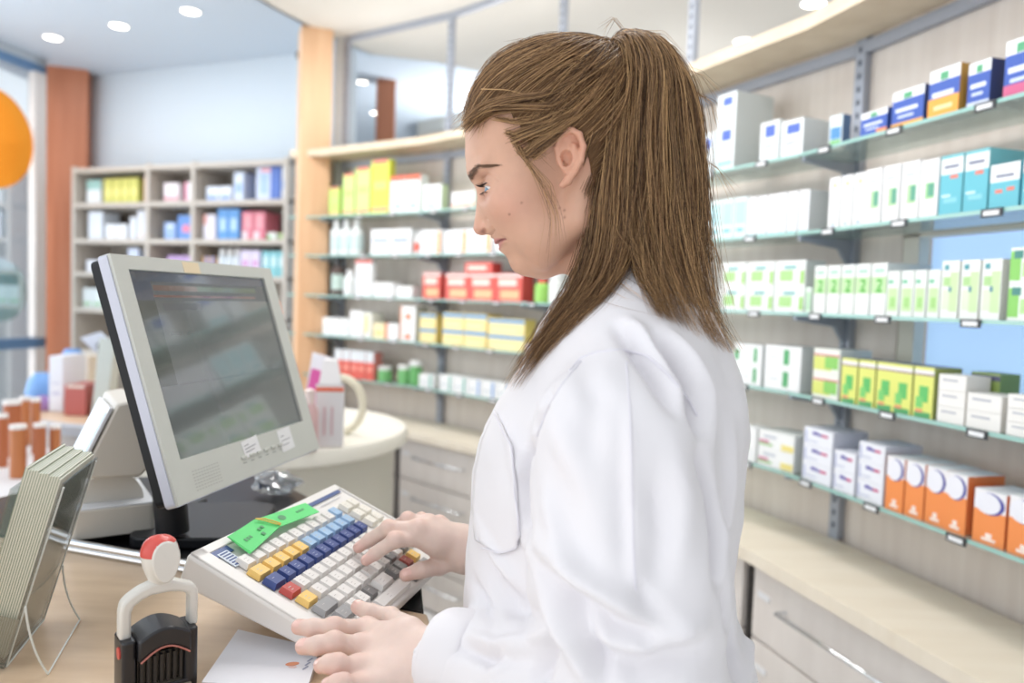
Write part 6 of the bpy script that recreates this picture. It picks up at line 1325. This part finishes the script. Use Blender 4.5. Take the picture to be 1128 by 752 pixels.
# ---- loose wisps: temple, forehead fuzz, crown fly-aways, single bright hair
def wisps(name, guides, cnt, r0=.00016, jit=3.0, light=.4, endj=6):
    C_, R2, Cc = [], [], []
    for g, n in zip(guides, cnt):
        c = cat(g, 18); s_ = np.linspace(0, 1, 18)
        for _ in range(n):
            q = c.copy(); o = rng.normal(size=3)*jit; e = rng.normal(size=3)*endj; q += o[None]*(1-s_)[:, None]*.7+e[None]*(s_**1.5)[:, None]; q[:, 0] += np.sin(s_*rng.uniform(4, 9)+rng.random()*6)*rng.uniform(.3, 1.6)*s_
            C_.append(px2w(q)); R2.append(r0*np.interp(s_, [0, .8, 1], [1, .8, .3])*rng.uniform(.7, 1.3))
    return strands(name, np.array(C_), np.array(R2), strand_cols(len(C_), light), HAIR)
wisps('loose_wisps', [
 [(566, 150, 70), (580, 178, 74), (600, 206, 76), (612, 232, 74), (614, 262, 70)], [(572, 166, 72), (590, 186, 76), (606, 204, 78), (610, 226, 78)],
 [(560, 146, 66), (584, 160, 74), (606, 178, 78)], [(574, 160, 72), (592, 200, 78), (606, 240, 74), (602, 290, 66)],
 [(530, 118, 44), (516, 128, 40), (506, 142, 36)], [(536, 108, 40), (520, 112, 30), (508, 128, 20)], [(524, 116, 20), (512, 122, 10), (503, 134, 0)], [(545, 120, 50), (530, 130, 50), (520, 146, 48)],
 [(560, 78, 30), (540, 80, 20), (526, 92, 10)], [(600, 52, 0), (575, 46, 0), (555, 60, 0)], [(690, 36, 0), (676, 20, 0), (664, 36, 0)], [(700, 34, 10), (730, 38, 10), (752, 66, 10)],
 [(756, 96, 10), (784, 112, 8), (790, 140, 6)], [(770, 170, 16), (792, 186, 14), (812, 214, 12)], [(776, 250, 24), (794, 290, 26), (806, 340, 28)], [(742, 70, 6), (772, 84, 4), (788, 110, 2)],
 [(660, 190, 36), (648, 230, 44), (655, 270, 50)], [(656, 170, 40), (664, 210, 44), (650, 250, 48)], [(645, 175, 60), (648, 200, 58), (640, 230, 56)], [(546, 130, 60), (566, 134, 72), (590, 132, 80), (616, 118, 84)], [(558, 146, 66), (574, 150, 74), (594, 146, 80), (618, 132, 84)], [(564, 152, 68), (572, 168, 72), (588, 172, 78), (600, 160, 82)]],
 [16, 14, 12, 5, 18, 16, 14, 16, 10, 8, 8, 14, 12, 8, 10, 10, 14, 12, 10, 40, 50, 40])
wisps('bright_loose_hair', [[(530, 98, 62), (560, 99, 72), (590, 108, 78), (615, 120, 82), (640, 128, 84)]], [3], .00030, .4, 1.0, .8)
wisps('temple_hair', [[(514, 138, 34), (532, 120, 56), (556, 110, 72), (600, 104, 82), (650, 88, 50)], [(522, 132, 44), (540, 120, 62), (570, 118, 76), (610, 118, 86), (654, 96, 60)], [(566, 152, 70), (580, 146, 76), (606, 136, 84), (640, 118, 80), (662, 92, 40)],
  [(580, 170, 72), (592, 160, 78), (610, 148, 84), (640, 126, 80), (664, 92, 40)], [(640, 176, 70), (650, 150, 74), (658, 120, 66), (668, 84, 30)], [(646, 214, 62), (660, 178, 66), (668, 130, 60), (670, 84, 26)], [(652, 244, 60), (664, 198, 62), (672, 140, 54), (672, 84, 20)]],
 [110, 110, 120, 120, 160, 170, 140], .00024, 5.5, .2, 3)
# ---- brows and lashes, rooted on the skin
def onskin(u, v, sg=1, out=.0004):
    p = H2W([[u, v, 120.*sg]])[0]; r = bvh_head.ray_cast(Vector(p), Vector((0, 1.*sg, 0)), .3); return None if r[0] is None else np.array(r[0])+np.array(r[1])*out
def onfront(v, w, out=.0004):
    p = H2W([[470., v, w]])[0]; r = bvh_head.ray_cast(Vector(p), Vector((1, 0, 0)), .3); return None if r[0] is None else np.array(r[0])+np.array(r[1])*out
DK = np.array(srgb((62, 44, 36)))
for sg, nm in ((1, 'eyebrow'), (-1, 'eyebrow')):
    C_ = []
    for _ in range(210):
        s_ = rng.random()**1.5; w0 = (7+40*s_)*sg; vv = np.interp(s_, [0, .25, .7, 1], [196, 193, 187, 188])+rng.normal()*1.8*(1-.6*s_)
        pts_ = []
        for k in range(5): q = onfront(vv-k*.35*(1-s_)+k*.1, w0+sg*k*1.3, .0003+.0003*k*.5); pts_.append(q)
        if all(x is not None for x in pts_): C_.append(pts_)
    C_ = np.array(C_)
    strands(nm, C_, np.tile(np.array([.00022, .00024, .0002, .00015, .00006]), (len(C_), 1)), np.tile(np.array(srgb((128, 98, 78))), (len(C_), 1)), PER)
for sg in (1, -1):
    C_ = []
    for lidv, n, ln, dv in ((210.4, 44, 8.0, .35), (216.8, 18, 4.0, .9)):
        for i in range(n):
            w_ = 31+(i/(n-1)-.5)*25; th = (w_-31)/13.2
            base = np.array([547.5-14.6*math.cos(th*.95), lidv-.5+(.016*(w_-32)**2*(-1 if lidv < 212 else .6)), w_*sg]); dr = np.array([-math.cos(th), 0, math.sin(th)*sg])
            L = ln*(1-.35*abs(th)); pts_ = [base+dr*L*q+np.array([0, (dv if lidv < 212 else .9)*L*q-(.55*L*q*q if lidv < 212 else .3*L*q*q), 0]) for q in (0, .3, .6, 1)]
            C_.append(H2W(np.array(pts_)))
        # lash line
    C_ = np.array(C_); strands('eyelashes', C_, np.tile(np.array([.00026, .0002, .00014, .00005]), (len(C_), 1)), np.tile(np.array(srgb((30, 22, 20))), (len(C_), 1)), PER)
# ================================================================== LIGHT
w = bpy.data.worlds.new('world'); S.world = w; w.use_nodes = True; bg = w.node_tree.nodes['Background']; bg.inputs[0].default_value = (.95, .975, 1.0, 1); bg.inputs[1].default_value = 1.0
nt = w.node_tree; tcw = nt.nodes.new('ShaderNodeTexCoord'); sx_ = nt.nodes.new('ShaderNodeSeparateXYZ'); mr = nt.nodes.new('ShaderNodeMapRange'); nt.links.new(tcw.outputs['Generated'], sx_.inputs[0]); nt.links.new(sx_.outputs[0], mr.inputs[0])
mr.inputs[1].default_value = -.9; mr.inputs[2].default_value = .5; mr.inputs[3].default_value = 1.9; mr.inputs[4].default_value = .58; nt.links.new(mr.outputs[0], bg.inputs[1])   # brighter street side, dimmer shop side
def lamp(kind, loc, rot, e, size=1, c=(1, 1, 1), sy=None, spot=None):
    l = bpy.data.lights.new('lamp', kind); l.energy = e; l.color = c
    if kind == 'AREA': l.size = size; l.shape = 'RECTANGLE' if sy else 'DISK'; l.size_y = sy or size
    elif kind != 'SUN': l.shadow_soft_size = size
    else: l.angle = size
    if spot: l.spot_size = R_(spot); l.spot_blend = .6
    o = bpy.data.objects.new('lamp', l); COL.objects.link(o); o.location = loc; o.rotation_euler = [R_(a) for a in rot]; return o
NEUT = (1, .985, .97)
for i in (1, 2, 3, 4, 5):   # added, unseen lamps: downward ones brighten the display wall, upward ones the ceiling
    a, d, n, l = bays[i]; p = a+d*l*.5+n*.85; lamp('AREA', (p[0], p[1], 2.755), (0, 0, 0), 6.2, .30, NEUT); q = a+d*l*.5+n*.05; lamp('AREA', (q[0], q[1], Z_TOP+.06), (180, 0, 0), 1.7, .10, NEUT)
lamp('AREA', (-.45, 1.7, 2.755), (0, 0, 0), 3, .3, NEUT); 
wl2 = lamp('AREA', (-3.3, 3.6, 1.6), (0, -90, 11), 46, 2.2, (.93, .965, 1), sy=3.2)
for k in ((58, 41), (131, 28), (210, 12)): p = atz(*k, ZCB); lamp('AREA', (p[0], p[1], 2.92), (0, 0, 0), 2.5, .25, (.92, .96, 1))
lamp('AREA', (1.0, 5.2, 2.74), (0, 0, 0), 12, .5, NEUT); lamp('AREA', (-.2, 6.0, 2.0), (180, 0, 0), 30, .5, (.94, .97, 1)); lamp('AREA', (.9, 4.2, 2.1), (180, 0, 0), 3.5, .5, NEUT); lamp('AREA', (1.7, 3.0, 2.1), (180, 0, 0), 3, .5, NEUT)  # the upward lamps are added, unseen, to brighten the ceiling past the wall
su = lamp('SUN', (6, 6, 8), (0, 0, 0), 3.2, .02, (1, .98, .95)); su.rotation_euler = Vector((.55, .35, .75)).to_track_quat('Z', 'Y').to_euler()
S.view_settings.view_transform = 'Standard'; S.view_settings.look = 'None'; S.view_settings.exposure = 0; S.view_settings.gamma = 1; S.view_settings.use_curve_mapping = False
S.cycles.use_denoising = True; S.cycles.max_bounces = 8; S.cycles.transparent_max_bounces = 24; S.cycles.sample_clamp_indirect = 6; S.cycles.caustics_reflective = False; S.cycles.caustics_refractive = False
